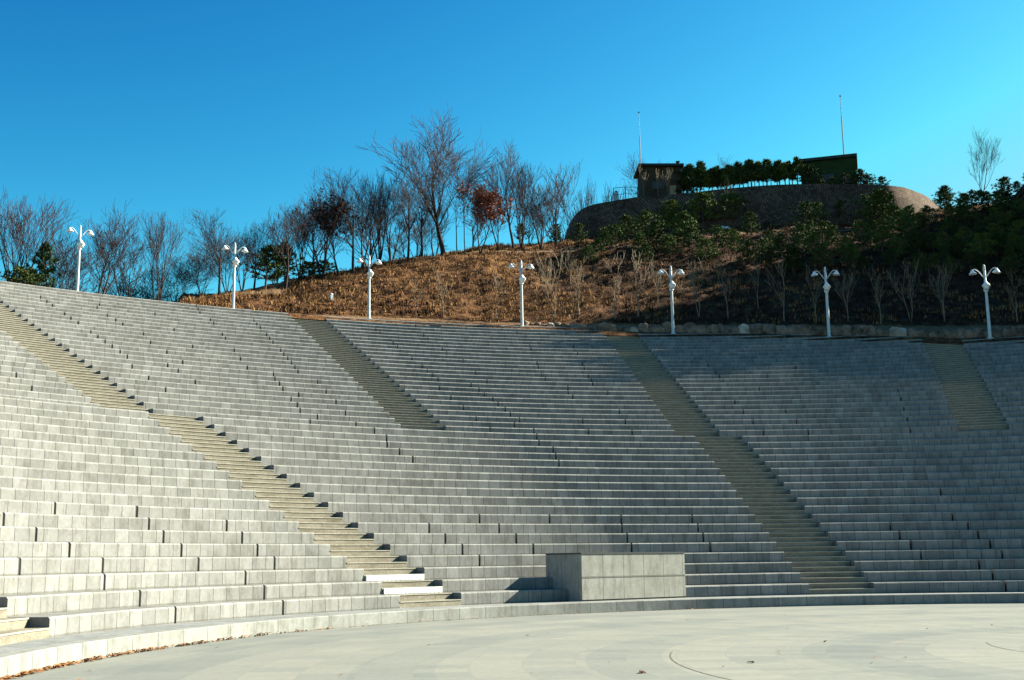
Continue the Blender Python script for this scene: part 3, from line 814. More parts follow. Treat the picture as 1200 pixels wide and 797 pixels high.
def rail_fence(pts, h, label, nm='railing', solid=False):
    root = empty(nm, pts[0]); tag(root, label, 'railing', 'railings on the hilltop')
    for p in pts:
        mb = MB(); mb.tube([p+Vector((0, 0, -.3)), p+Vector((0, 0, h))], .05, 6); obj('post', mb, M['dark_metal'], root)
    for f in (1.0, .55):
        mb = MB(); mb.tube([p+Vector((0, 0, h*f-.03)) for p in pts], .035, 5); obj('rail', mb, M['dark_metal'], root)
rail_fence([plateau(721, 46), plateau(735, 46), plateau(749, 46.5)], 1.9, 'thin metal railing left of the brown lookout hut')
rail_fence([plateau(1006, 52), plateau(1018, 52), plateau(1030, 52)], 2.4, 'thin metal railing frame right of the green bunker hut')
Pp = plateau(724, 46.5); root = empty('stone_post', Pp); tag(root, 'short thick pale post at the left end of the hilltop railing', 'post')
mb = MB(); mb.box(Pp+Vector((0, 0, .6)), (.5, .5, 1.6), .3, taper=.7); obj('shaft', mb, M['grey_metal'], root)
mb = MB(); mb.lathe(Pp+Vector((0, 0, 1.4)), [(.22, 0), (.2, .1), (0, .25)], 8); obj('cap', mb, M['kerb'], root)

# ------------------------------------------------------------------ lamps on the rim
def make_lamp():
    """arms along local X, low floodlight towards local -Y"""
    root = empty('street_lamp'); H = 5.15
    mb = MB(); mb.tube([(0, 0, -.2), (0, 0, .0), (0, 0, 3.0), (0, 0, H-.35)], [.125, .12, .095, .08], 10); obj('pole', mb, M['white_dull'], root, True)
    mb = MB(); mb.lathe((0, 0, 0), [(.0, -.02), (.24, -.02), (.24, .04), (.15, .08)], 12); obj('base_flange', mb, M['white_dull'], root)
    mb = MB(); mb.lathe((0, 0, H-.36), [(.08, 0), (.10, .05), (.08, .12), (.08, .28), (.05, .40), (0, .46)], 10); obj('finial', mb, M['white_dull'], root, True)
    for s in (-1, 1):
        mb = MB(); mb.tube([(s*.06, 0, H-.85), (s*.20, 0, H-.68), (s*.34, 0, H-.46), (s*.48, 0, H-.29), (s*.62, 0, H-.21), (s*.76, 0, H-.24)], [.04, .035, .032, .03, .03, .03], 6); obj('arm', mb, M['white_dull'], root, True)
        rot = Matrix.Rotation(s*radians(7), 4, 'Y'); off = Vector((s*.78, 0, H-.42))
        mb = MB(); mb.lathe((0, 0, 0), [(0, .19), (.06, .185), (.10, .10), (.25, -.08), (.27, -.13), (.24, -.13), (.08, .02)], 14)
        mb.v = [tuple(rot @ Vector(v)+off) for v in mb.v]
        hd = obj('lamp_head', mb, M['white'], root, True)
        mb = MB(); mb.lathe((0, 0, -.11), [(0, -.05), (.1, -.04), (.18, 0), (.22, .01)], 12)
        mb.v = [tuple(rot @ Vector(v)+off) for v in mb.v]
        obj('lens', mb, M['lens'], hd)
    mb = MB(); mb.tube([(0, -.05, H-1.75), (0, -.3, H-1.62)], .04, 6); obj('bracket', mb, M['white_dull'], root)
    mb = MB(); mb.lathe((0, 0, H-1.72), [(.13, -.12), (.155, -.08), (.155, .08), (.12, .12)], 12); obj('collar', mb, M['white'], root)
    mb = MB(); mb.lathe((0, 0, 0), [(0, .28), (.08, .26), (.14, .12), (.27, -.06), (.28, -.11), (.2, -.12), (.18, -.32), (.0, -.34)], 14)
    rot = Matrix.Rotation(radians(-14), 4, 'X'); mb.v = [tuple(rot @ Vector(v)+Vector((0, -.32, H-1.42))) for v in mb.v]
    obj('floodlight', mb, M['white'], root, True)
    return root
lampP = make_lamp(); placed = False
LAMPS = [(91, 'white twin headed lamp post at the far left among bare trees'),
         (273, 'white lamp post second from the left, at the end of the grassy slope'),
         (435, 'white lamp post third from the left, right above the first upper stair'),
         (611.5, 'white lamp post in the middle of the row, before the lit brown slope'),
         (789, 'white lamp post above the block between rocks, first right of the middle stair'),
         (970.5, 'white lamp post second from the right, in front of dark slope'),
         (1161, 'white lamp post at the far right, past the dark stair')]
LPOS = []
for i, (px, lab) in enumerate(LAMPS):
    th, P = rim_at(px)
    n_ = -0.15 if i > 2 else 0.35
    q = hypot(P[0], P[1]); L = Vector((P[0]*(q+n_)/q, P[1]*(q+n_)/q, P[2]))
    L.z = (row_H(int(rim_n(th))) if i > 2 else P[2]-0.05)+0.0
    topy = [280, 284, 299, 304.5, 311, 312, 309][i]
    h = height_to(L, topy); sc = h/5.25
    rz = -th + pi*0 
    sc = max(.9, min(1.15, sc))
    if not placed:
        lampP.location = L; lampP.rotation_euler = (0, 0, -th); lampP.scale = (sc, sc, sc); tag(lampP, lab, 'street lamp', 'white lamp posts along the rim'); placed = True
    else: copy_tree(lampP, L, -th, sc, lab)
    LPOS.append(L)

# ------------------------------------------------------------------ boulders along the rim
rb = random.Random(21)
def boulder_mesh(seed):
    import bmesh
    bm = bmesh.new(); bmesh.ops.create_icosphere(bm, subdivisions=3, radius=1.0)
    for v in bm.verts:
        c = v.co; f = 1+.28*mnoise.noise(c*1.1+Vector((seed*7, 0, 0)))+.16*mnoise.noise(c*2.7+Vector((0, seed*5, 0)))
        v.co = c*f; 
        for ax in range(3):
            lim = .72+.1*((seed*13+ax*7) % 3)/3
            v.co[ax] = max(-lim, min(lim, v.co[ax]))
    me = bpy.data.meshes.new('boulder'); bm.to_mesh(me); bm.free(); me.materials.append(M['rock']); return me
BM = [boulder_mesh(i) for i in range(7)]
rk2 = simple('pale_rock', (0.16, 0.13, 0.10), (0.5, 0.43, 0.34), 1.3, 0.95, 0.6, 0.1)
BM2 = []
for i in range(2):
    b_ = BM[i].copy(); b_.materials.clear(); b_.materials.append(rk2); BM2.append(b_)
bn = {}; ORD = 'first second third fourth fifth sixth seventh eighth ninth tenth eleventh twelfth thirteenth fourteenth fifteenth sixteenth seventeenth eighteenth nineteenth twentieth twenty-first twenty-second twenty-third twenty-fourth twenty-fifth twenty-sixth twenty-seventh twenty-eighth'.split()
px = 614.0; lampx = [p for p, _ in LAMPS]
names = ['first', 'second', 'third', 'fourth', 'fifth', 'sixth', 'last']
while px < 1215:
    wpx = rb.uniform(8, 22) if px > 660 else rb.uniform(5, 12)
    P = ground_at(px+wpx/2, 0.75+rb.uniform(-.15, .3)); dist = hypot(P.x-CX, P.y-CY); wm = wpx/FPX*dist
    P.z = rim_z(atan2(P.x, P.y))
    hm = rb.uniform(.75, 1.15) if px > 690 else rb.uniform(.35, .6)
    if 1085 < px+wpx/2 < 1122 or 712 < px+wpx/2 < 752: hm *= .7
    pale = rb.random() < .14
    o = bpy.data.objects.new('boulder', (BM2 if pale else BM)[rb.randrange(2 if pale else 7)]); COL.objects.link(o)
    o.location = (P.x, P.y, P.z+hm*.3); o.scale = (wm*.72, rb.uniform(.5, .8), hm*.72)
    o.rotation_euler = (rb.uniform(-.2, .2), rb.uniform(-.2, .2), -YAW+rb.uniform(-.3, .3))
    cx_ = px+wpx/2; key = 0 if cx_ < 712 else 1 if cx_ < 789 else 2 if cx_ < 970 else 3 if cx_ < 1161 else 4
    start = ['middle lamp', 'middle stair', 'lamp beside the middle stair', 'second lamp from the right', 'rightmost lamp'][key]
    bn[key] = bn.get(key, 0)+1
    tag(o, f"{'pale' if pale else 'dark'} rock on the rim, {ORD[bn[key]-1]} to the right of the {start}", 'boulder', 'rocks in a row along the rim')
    px += wpx*.92

# small pale things
def small_sign():
    P = ground_at(763, 0.5); root = empty('white_block', P); tag(root, 'small white block with a dark slot standing in front of the rocks', 'marker')
    d = Vector((P.x-CX, P.y-CY, 0)).normalized(); tv = Vector((d.y, -d.x, 0))
    mb = MB(); local_box(mb, P, tv, d, -.2, .2, 0, .25, -.1, .42); obj('body', mb, M['white'], root)
    mb = MB(); local_box(mb, P, tv, d, -.06, .02, -.012, -.003, .05, .3); obj('slot', mb, M['dark_metal'], root)
small_sign()
P = hit(388.5, 352); root = empty('marker_post', P); tag(root, 'small white marker post low on the sunlit brown slope', 'marker')
mb = MB(); mb.box(P+Vector((0, 0, .2)), (.22, .22, .6), .4); obj('shaft', mb, M['white'], root)
mb = MB(); mb.lathe(P+Vector((0, 0, .5)), [(.13, 0), (.1, .08), (0, .12)], 8); obj('cap', mb, M['white'], root)
P = hit(846, 268); 
mb = MB(); 
for k in range(3):
    mb.lathe(P+Vector((-.5+.55*k, .1*k, .05)), [(0, -.15), (.3, -.05), (.34, .1), (.2, .26), (0, .3)], 9)
tag(obj('white_sacks', mb, M['white'], None, True), 'white sacks lying on the upper earth path', 'sacks')
P = hit(994, 275) or ground_at(994, 36)
d = Vector((P.x-CX, P.y-CY, 0)).normalized(); tv = Vector((d.y, -d.x, 0)); root = empty('bench', P); tag(root, 'low pale slab bench among the shaded pines on the right', 'bench')
mb = MB(); local_box(mb, P, tv, d, -1.1, 1.1, 0, .6, .42, .58); obj('seat', mb, M['kerb'], root)
for x in (-.9, .7):
    mb = MB(); local_box(mb, P, tv, d, x, x+.2, .1, .5, -.2, .417); obj('leg', mb, M['kerb'], root)

# ------------------------------------------------------------------ trees
def grow(rnd, p, d, L, r, lev, maxlev, trunk, twigs, up, spread, kids):
    n = 5 if lev < 2 else 3; pts = [p]; rad = [r]; dd = d.normalized()
    for i in range(n):
        dd = (dd+Vector((rnd.uniform(-1, 1), rnd.uniform(-1, 1), rnd.uniform(-.6, 1)))*(.10+.03*lev)+Vector((0, 0, up))).normalized()
        pts.append(pts[-1]+dd*(L/n)); rad.append(r*(1-(i+1)/n*.72))
    (trunk if lev < 2 else twigs).append((pts, [max(q, .011) for q in rad], 5 if lev < 2 else 3))
    if lev >= maxlev: return
    for k in range(kids[lev]):
        t = rnd.uniform(.3 if lev else .35, 1.0); 
        if k == 0: t = 1.0
        i = min(n-1, int(t*n)); fr = t*n-i; q = pts[i].lerp(pts[i+1], fr)
        base = (pts[i+1]-pts[i]).normalized(); a = rnd.uniform(0, 2*pi)
        s = Vector((cos(a), sin(a), 0)); s = (s-base*s.dot(base)).normalized()
        ang = rnd.uniform(spread*.6, spread*1.25)
        nd = base*cos(ang)+s*sin(ang)
        grow(rnd, q, nd, L*rnd.uniform(.5, .72)*(1.0-.25*t if lev == 0 else 1), rad[i]*rnd.uniform(.45, .62), lev+1, maxlev, trunk, twigs, up, spread, kids)

def bare_proto(name, seed, H=10.0, stems=1, r=.13, spread=.5, up=.1, kids=(8, 6, 5, 4), trunkfrac=.5, lean=(0, 0), bark='bark', twig='twig', maxlev=4, leaves=None, label=''):
    rnd = random.Random(seed); trunk, twigs = [], []
    for s in range(stems):
        a = rnd.uniform(0, 2*pi) if stems == 2 else 2*pi*s/max(1, stems)+rnd.uniform(-.4, .4)
        tilt = 0.0 if stems == 1 else rnd.uniform(.2, .38)
        d = Vector((cos(a)*tilt+lean[0], sin(a)*tilt+lean[1], 1))
        grow(rnd, Vector((0, 0, -.3)), d, H*trunkfrac*(1 if stems == 1 else rnd.uniform(.9, 1.1)), r*(1 if stems == 1 else .75), 0, maxlev, trunk, twigs, up, spread, kids)
    zmax = max(p.z for t in (trunk, twigs) for pl in t for p in pl[0]); k = H/zmax
    root = empty(name)
    for nm, lst, mt in (('trunk', trunk, M[bark]), ('crown', twigs, M[twig])):
        mb = MB()
        for pts, rad, n in lst: mb.tube([p*k for p in pts], rad, n, cap=False)
        c = obj(nm, mb, mt, root, True)
        if nm == 'crown' and leaves:
            lm, cntl, zlo, zhi, size = leaves; ml = MB()
            for _ in range(cntl):
                pts = twigs[rnd.randrange(len(twigs))][0]; q = pts[rnd.randrange(len(pts))]*k
                if not (zlo*H < q.z < zhi*H): continue
                for _ in range(3):
                    o_ = q+Vector((rnd.uniform(-1, 1), rnd.uniform(-1, 1), rnd.uniform(-1, 1)))*.18
                    u_ = Vector((rnd.uniform(-1, 1), rnd.uniform(-1, 1), rnd.uniform(-1, 1))).normalized()*size; v_ = u_.cross(Vector((rnd.uniform(-1, 1), rnd.uniform(-1, 1), rnd.uniform(-1, 1)))).normalized()*size*.6
                    ml.face([o_-u_, o_+v_, o_+u_, o_-v_])
            obj('foliage', ml, M[lm], c)
    return root
PH = 10.0
T = {}
T['vase'] = [bare_proto('bare_tree', 3, stems=4, r=.15, spread=.42, up=.09, kids=(5, 5, 4, 2), trunkfrac=.62),
             bare_proto('bare_tree', 8, stems=2, r=.18, spread=.50, up=.09, kids=(6, 5, 4, 3), trunkfrac=.6)]
T['broad'] = [bare_proto('bare_tree', 14, stems=1, r=.20, spread=.72, up=.06, kids=(9, 6, 4, 3), trunkfrac=.62),
              bare_proto('bare_tree', 23, stems=1, r=.20, spread=.66, up=.08, kids=(10, 6, 4, 3), trunkfrac=.62),
              bare_proto('bare_tree', 29, stems=3, r=.18, spread=.60, up=.06, kids=(6, 5, 4, 3), trunkfrac=.6)]
T['tall'] = [bare_proto('bare_tree', 31, stems=1, r=.18, spread=.55, up=.035, kids=(12, 6, 4, 3), trunkfrac=.8, lean=(-.10, 0)),
             bare_proto('bare_tree', 37, stems=1, r=.06, spread=.7, up=.02, kids=(14, 4, 3, 2), trunkfrac=1.0)]
T['bush'] = [bare_proto('bare_shrub', 41, stems=5, r=.09, spread=.65, up=.04, kids=(6, 5, 4, 2), trunkfrac=.5)]
T['young'] = [bare_proto('young_tree', 51+i, H=5.0, stems=(1, 1, 2)[i], r=.05, spread=.42, up=.1, kids=(5, 3, 2), trunkfrac=.85, bark='pale_bark', twig='pale_bark', maxlev=3) for i in range(3)]
T['red'] = [bare_proto('red_leafed_tree', 61, stems=2, r=.12, spread=.6, up=.05, kids=(9, 6, 4, 3), trunkfrac=.6, leaves=('leaf_red', 1100, .38, 1.05, .13))]
T['brown'] = [bare_proto('brown_leafed_tree', 71, stems=2, r=.13, spread=.6, up=.05, kids=(9, 6, 4, 3), trunkfrac=.6, leaves=('leaf_brown', 650, .4, .95, .14))]
used = set()
def put(kind, k, P, h, label, cat, group, rz=0.0, wide=1.0, ph=PH, depth=None):
    src = T[kind][k]; s = h/ph
    if id(src) not in used:
        used.add(id(src)); src.location = P; src.rotation_euler = (0, 0, rz); src.scale = (s*wide, s*wide, s); tag(src, label, cat, group); return src
    return copy_tree(src, P, rz, (s*wide, s*wide, s), label, group)
rt = random.Random(77)
RG = 'leafless trees along the ridge'
RIDGE = [ # px, s, top py, kind, variant, width, label
 (18, 8, 222, 'vase', 0, 1.15, 'large many stemmed leafless tree at the left edge of the sky'),
 (-12, 14, 235, 'vase', 1, 1.1, 'leafless tree cut off by the left picture edge'),
 (70, 20, 262, 'bush', 0, 1.0, 'thin leafless tree behind the far left lamp post, low crown'),
 (110, 7, 236, 'vase', 1, 1.2, 'forked leafless tree just right of the far left lamp post'),
 (149, 7, 244, 'vase', 1, .85, 'slim forked leafless tree halfway between the first two lamps, left one'),
 (184, 8, 246, 'vase', 0, .8, 'slim leafless tree with upright branches, right of the slim forked one'),
 (206, 22, 300, 'bush', 0, 1.6, 'low bushy leafless thicket left of the second lamp'),
 (170, 24, 312, 'bush', 0, 1.5, 'low bushy thicket behind the two slim trees'),
 (236, 20, 290, 'bush', 0, 1.5, 'twiggy low thicket just left of the second lamp'),
 (128, 30, 318, 'bush', 0, 1.7, 'very low grey twigs showing above the top row of seats'),
 (257, 12, 244, 'broad', 0, .85, 'leafless tree directly behind the second lamp post'),
 (284, 18, 262, 'broad', 2, .9, 'leaning leafless tree just right of the second lamp'),
 (297, 24, 250, 'broad', 1, .8, 'dark leafless tree between second lamp and the dark pine'),
 (334, 20, 228, 'broad', 1, .95, 'leafless tree standing on the grassy shoulder, dark straight trunk'),
 (352, 26, 240, 'vase', 0, .9, 'leafless tree behind the straight trunked one on the shoulder'),
 (378, 24, 200, 'broad', 2, .9, 'tall leafless tree left of the brown leafed oak'),
 (414, 22, 196, 'broad', 0, .8, 'leafless tree right of the brown leafed oak, above the third lamp'),
 (424, 26, 205, 'vase', 1, .9, 'twiggy leafless tree directly above the third lamp'),
 (444, 25, 196, 'vase', 0, .9, 'upright leafless tree right of the third lamp'),
 (458, 28, 205, 'broad', 2, .9, 'dark leafless tree with spreading branches right of the third lamp'),
 (478, 24, 190, 'broad', 1, .75, 'leafless tree just left of the tallest ridge tree'),
 (494, 30, 198, 'broad', 0, .8, 'leafless tree partly behind the tallest ridge tree'),
 (521, 30, 134, 'tall', 0, 1.05, 'tallest leafless tree on the ridge, thick dark trunk and crown leaning left'),
 (536, 31, 168, 'tall', 1, 1.0, 'slender leaning leafless trunk right of the tallest tree'),
 (545, 33, 146, 'tall', 1, .8, 'very slender straight tree between the tallest tree and the red leafed tree'),
 (584, 33, 200, 'vase', 1, .75, 'thin leafless tree behind the red leafed tree'),
 (602, 33, 164, 'tall', 0, .75, 'tall thin leafless tree right of the red leafed tree'),
 (611, 34, 190, 'vase', 0, .8, 'leafless tree with slanting stems above the middle lamp'),
 (634, 32, 208, 'broad', 2, 1.1, 'spreading leafless tree right of the middle lamp'),
 (652, 34, 212, 'broad', 0, .9, 'rounded leafless tree left of the stone wall'),
 (266, 34, 268, 'bush', 0, 1.3, 'grey thicket low behind the second lamp'),
 (322, 38, 262, 'broad', 1, 1.0, 'leafless tree deeper behind the straight trunk on the shoulder'),
 (366, 38, 225, 'broad', 0, .9, 'leafless tree behind and left of the tall one beside the oak'),
 (432, 42, 222, 'broad', 1, 1.1, 'background leafless tree low behind the third lamp'),
 (487, 44, 225, 'broad', 2, 1.1, 'background leafless tree low behind the tallest ridge tree'),
 (508, 40, 215, 'vase', 1, .9, 'background leafless tree directly left of the thick dark trunk'),
 (554, 44, 232, 'broad', 0, 1.2, 'background leafless tree showing around the red leafed tree'),
 (622, 44, 232, 'broad', 1, 1.0, 'background leafless tree between the two spreading trees'),
 (676, 60, 178, 'vase', 1, .75, 'pale leafless tree rising behind the left end of the stone wall'),
 (700, 66, 205, 'vase', 0, .7, 'faint leafless tree behind the curved wall, left of the railing'),
]
ridgeP = {}
for px, s, py, kd, v, wd_, lab in RIDGE:
    P = ground_at(px, s); h = height_to(P, py); ridgeP[px] = P
    nm = 'shrub' if kd == 'bush' else 'tree'
    put(kd, v, P, h, lab, nm, RG, rt.uniform(-.3, .3) if kd == 'tall' else rt.uniform(0, 6.28), wd_)
P = ground_at(563, 26); put('red', 0, P, height_to(P, 214), 'small tree still full of red brown leaves on the ridge', 'tree', None, 1.0, 1.25)
P = ground_at(397, 24); put('brown', 0, P, height_to(P, 222), 'oak still holding dark brown leaves above the third lamp', 'tree', None, 2.0, 1.1)
# far right skyline and plateau
for px, s, py, kd, v, wd_, lab, plat in [
 (1150, 50, 150, 'vase', 1, .66, 'tall vase shaped leafless tree alone on the right skyline', 0),
 (1236, 44, 150, 'tall', 0, .8, 'leafless tree poking in at the right edge of the sky', 0),
 (757, 62, 180, 'broad', 1, .8, 'faint leafless tree behind the brown lookout hut', 1),
 (781, 64, 186, 'vase', 0, .7, 'low leafless tree just behind the roof of the brown hut', 1),
 (851, 58, 182, 'vase', 1, .8, 'thin leafless tree sticking up above the hilltop hedge', 1)]:
    P = plateau(px, s) if plat else ground_at(px, s)
    put(kd, v, P, height_to(P, py), lab, 'tree', 'leafless trees on the right skyline', rt.uniform(0, 6.28), wd_)
# saplings along the foot of the slope
YG = 'young leafless trees along the foot of the slope'
YOUNG = [(487, 372, 325, 0, 'barely visible sapling right of the third lamp on the lit slope'), (520, 373, 312, 1, 'thin pale sapling on the lit slope between the third lamp and the middle lamp'), (582, 373, 320, 0, 'thin sapling just left of the middle lamp'),
 (649, 373, 288, 2, 'forked pale sapling first right of the middle lamp'), (668, 334, 286, 0, 'small sapling high on the slope under the left end of the stone wall'), (679, 372, 300, 0, 'slim sapling second right of the middle lamp'),
 (720, 374, 296, 1, 'pale sapling with side branches directly above the middle stair'), (748, 371, 290, 0, 'straight pale sapling between the middle stair and the lamp beside it'), (772, 360, 300, 1, 'leaning sapling just left of the lamp beside the middle stair'),
 (819, 371, 296, 2, 'forked sapling first right of the lamp beside the middle stair'), (854, 375, 302, 1, 'sapling second right of that lamp, with narrow upright crown'), (889, 363, 300, 0, 'pale straight trunked sapling on the dark slope left of centre of the boulder row'),
 (919, 376, 296, 0, 'tall pale leaning sapling left of the second lamp from the right'), (957, 376, 306, 1, 'crooked sapling hard left of the second lamp from the right'), (994, 376, 310, 2, 'wide forked sapling just right of the second lamp from the right'),
 (1033, 377, 308, 1, 'leaning twiggy sapling second right of the second lamp from the right'), (1068, 377, 300, 2, 'bushy pale sapling left of the dark stair'), (1107, 377, 302, 2, 'dense twiggy sapling above the dark stair'), (1192, 377, 312, 1, 'thin sapling at the far right past the last lamp')]
for px, pb, pt_, v, lab in YOUNG:
    P = hit(px, pb) or ground_at(px, 6); put('young', v, P, height_to(P, pt_), lab, 'sapling', YG, rt.uniform(0, 6.28), 1.0+.3*rt.random(), 5.0)
for px, s, py, v, lab in [(757, 45, 190, 1, 'pale sapling leaning in front of the brown lookout hut, left one'), (773, 44.6, 196, 0, 'pale sapling in front of the brown lookout hut, middle one'), (785, 45, 194, 2, 'pale sapling in front of the brown lookout hut, right one')]:
    P = plateau(px, s); put('young', v, P, height_to(P, py), lab, 'sapling', 'saplings before the brown hut', rt.uniform(0, 6.28), 1.0, 5.0)
P = hit(858, 266) or ground_at(858, 38); put('young', 1, P, height_to(P, 205), 'tall pale sapling rising from the upper path past the hedge', 'sapling', None, 1.0, .9, 5.0)

# pines
def pine_proto(seed, H=3.0, name='pine_tree', dense=1.0, mt='needle', bare=0.12, irregular=.3, width=.42):
    rnd = random.Random(seed); root = empty(name)
    mb = MB(); lx, ly = rnd.uniform(-.1, .1), rnd.uniform(-.1, .1)
    axis = lambda f: Vector((lx*f*f*H*.6+.05*sin(f*5+seed), ly*f*f*H*.6, f*H*.97))
    mb.tube([axis(f/6)-Vector((0, 0, .15 if f == 0 else 0)) for f in range(7)], [.07*H/3*(1-.85*f/6) for f in range(7)], 6, cap=False)
    clumps = []
    nw = int(9*dense)+2
    for i in range(nw):
        f = bare+(1-bare)*((i+.5)/nw)**.95; nb = rnd.randint(4, 6)
        R = width*H*(1-f)**.65*(1+rnd.uniform(-irregular, irregular))+.08*H
        if f > .95: R = .06*H
        a0 = rnd.uniform(0, 6.28)
        for b in range(nb):
            if rnd.random() < irregular*.45: continue
            a = a0+2*pi*b/nb+rnd.uniform(-.4, .4); L = R*rnd.uniform(.55, 1.15)
            p0 = axis(f); p1 = p0+Vector((cos(a)*L, sin(a)*L, L*rnd.uniform(.12, .5)))
            mb.tube([p0, p0.lerp(p1, .5)-Vector((0, 0, .03)), p1], [.022, .016, .008], 3, cap=False)
            for t in (.45, .75, 1.0):
                clumps.append((p0.lerp(p1, t)+Vector((rnd.uniform(-.06, .06), rnd.uniform(-.06, .06), 0)), .075*H*(1.15-.2*t)*rnd.uniform(.8, 1.3)))
    clumps.append((axis(1.0)+Vector((0, 0, .02)), .07*H))
    obj('trunk', mb, M['pine_bark'], root)
    mc = MB()
    for c, s in clumps:
        for _ in range(16):
            d = Vector((rnd.gauss(0, 1), rnd.gauss(0, 1), rnd.gauss(.5, .8))).normalized()
            q = d.cross(Vector((rnd.gauss(0, 1), rnd.gauss(0, 1), rnd.gauss(0, 1)))).normalized()*s*.17
            b0 = c+d*s*rnd.uniform(-.1, .25); mc.face([b0-q, b0+q, b0+d*s*rnd.uniform(.8, 1.25)])
    obj('crown', mc, M[mt], root)
    return root
T['pine'] = [pine_proto(101), pine_proto(102, irregular=.45), pine_proto(103, width=.5, irregular=.4), pine_proto(104, dense=1.3)]
T['dpine'] = [pine_proto(111, mt='needle_dark', irregular=.5, width=.5, bare=.2), pine_proto(112, mt='needle_dark', dense=1.2, irregular=.4)]
T['hpine'] = [pine_proto(121, name='hedge_pine', bare=.36, width=.15, dense=1.3, irregular=.5), pine_proto(122, name='hedge_pine', mt='needle_dark', bare=.42, width=.17, dense=1.1, irregular=.55)]
PINES = [ # x(base), base py, top py, variant
 (679, 291, 265, 0), (708, 294, 270, 3), (736, 283, 256, 1), (760, 286, 252, 2), (770, 292, 262, 0), (785, 270, 240, 3), (801, 292, 254, 0), (812, 296, 268, 2), (824, 268, 230, 1), (843, 256, 229, 0), (857, 266, 231, 2), (872, 262, 231, 0), (885, 262, 232, 1),
 (841, 297, 268, 2), (862, 298, 272, 3), (903, 290, 272, 1), (700, 300, 282, 1), (749, 300, 276, 3), (786, 302, 278, 2), (828, 310, 284, 1),
 (930, 262, 236, 0), (945, 268, 240, 2), (958, 262, 240, 1), (975, 292, 268, 3), (985, 262, 238, 0), (1010, 290, 262, 1), (1018, 264, 232, 2), (1035, 268, 228, 3), (1048, 280, 245, 0), (1062, 290, 255, 2), (1035, 298, 268, 1), (915, 300, 276, 3), (938, 296, 268, 0), (955, 302, 278, 2), (992, 304, 280, 1), (1000, 312, 288, 3), (965, 288, 262, 1),
 (880, 276, 252, 0), (898, 304, 282, 2), (948, 284, 262, 3), (1022, 286, 262, 0), (1052, 304, 282, 2), (1066, 272, 244, 3), (806, 281, 256, 0), (722, 290, 266, 2), (757, 310, 288, 0), (690, 310, 290, 3)]
PG = 'small green pines on the slope'
def nearest(px, opts): return min(opts, key=lambda o: abs(o[0]-px))
LM = [(679, 'under the left end of the stone wall'), (736, 'left of the brown hut'), (772, 'below the brown hut'), (800, 'below the right corner of the brown hut'), (845, 'left of the upper path with the white sacks'), (885, 'below the middle of the hilltop hedge'), (930, 'below the right end of the hedge'), (970, 'below the green bunker'), (1000, 'beside the pale bench'), (1040, 'before the right part of the stone wall'), (1075, 'under the lit end of the stone wall'), (1112, 'in the dip right of the stone wall'), (1150, 'under the lone vase shaped tree'), (1190, 'near the right picture edge')]
def pine_label(px, pb, pt_, extra=''):
    h = pb-pt_; size = 'tiny' if h < 20 else 'small' if h < 27 else 'mid sized' if h < 34 else 'large'
    band = 'high' if pb < 268 else 'midway' if pb < 290 else 'low'
    return f"{size} {extra}green pine {band} {nearest(px, LM)[1]}"
rp = random.Random(9)
cntg = {}
allp = [(x, b, t, v, 'pine') for x, b, t, v in PINES]
# darker, denser group on the right
for x in range(1075, 1240, 15):
    for b in (256, 274, 292, 308):
        bb = b+rp.uniform(-7, 7); xx = x+rp.uniform(-6, 6)
        if xx < 1098 and bb < 262: continue
        hgt = rp.uniform(14, 30) 
        allp.append((xx, bb, bb-hgt, rp.randrange(4) if rp.random() < .6 else rp.randrange(2), 'pine' if rp.random() < .75 else 'dpine'))
for x, b in [(905, 318), (930, 322), (965, 318), (1012, 320), (1045, 314), (1080, 322), (880, 312), (1115, 326), (1150, 322), (1185, 326), (1210, 318)]:
    allp.append((x, b, b-rp.uniform(18, 30), rp.randrange(2), 'dpine'))
items = []
for (x, b, t, v, kd) in allp:
    P = hit(x, b)
    if P is None: continue
    if kd == 'dpine': v = v % 2
    items.append([kd, v, P, max(1.0, height_to(P, t)*1.12), pine_label(x, b, t, 'dark ' if kd == 'dpine' else ''), x])
from collections import defaultdict
gl = defaultdict(list)
for it in items: gl[it[4]].append(it)
for lab, its in gl.items():
    its.sort(key=lambda q: q[5])
    if len(its) == 2: its[0][4] += ', left of two'; its[1][4] += ', right of two'
    elif len(its) == 3: its[0][4] += ', left of three'; its[1][4] += ', middle of three'; its[2][4] += ', right of three'
    elif len(its) > 3:
        for q_, it_ in enumerate(its): it_[4] += ', '+ORD[q_]+' from left'
    for kd, v, P, h, l2, x in its:
        put(kd, v, P, h, l2, 'pine', (PG+' '+str(len(its))) if len(its) > 3 else PG, rp.uniform(0, 6.28), rp.uniform(.95, 1.25), 3.0)
# skyline pines at right
for x, s, t, v, lab in [(1110, 50, 217, 0, 'small lone pine on the skyline right of the stone wall'), (1140, 49, 222, 1, 'dark pine hugging the left of the lone vase tree'), (1158, 49, 224, 0, 'dark pine hugging the right of the lone vase tree'),
        (1179, 49, 207, 1, 'dark pointed pine on the right skyline, left of two'), (1193, 49, 212, 0, 'dark rounded pine at the right edge of the skyline'), (1205, 48, 205, 1, 'dark pine cut off by the right picture edge')]:
    P = ground_at(x, s); put('dpine', v, P, max(1.5, height_to(P, t)), lab, 'pine', 'pines on the right skyline', rp.uniform(0, 6.28), 1.0, 3.0)
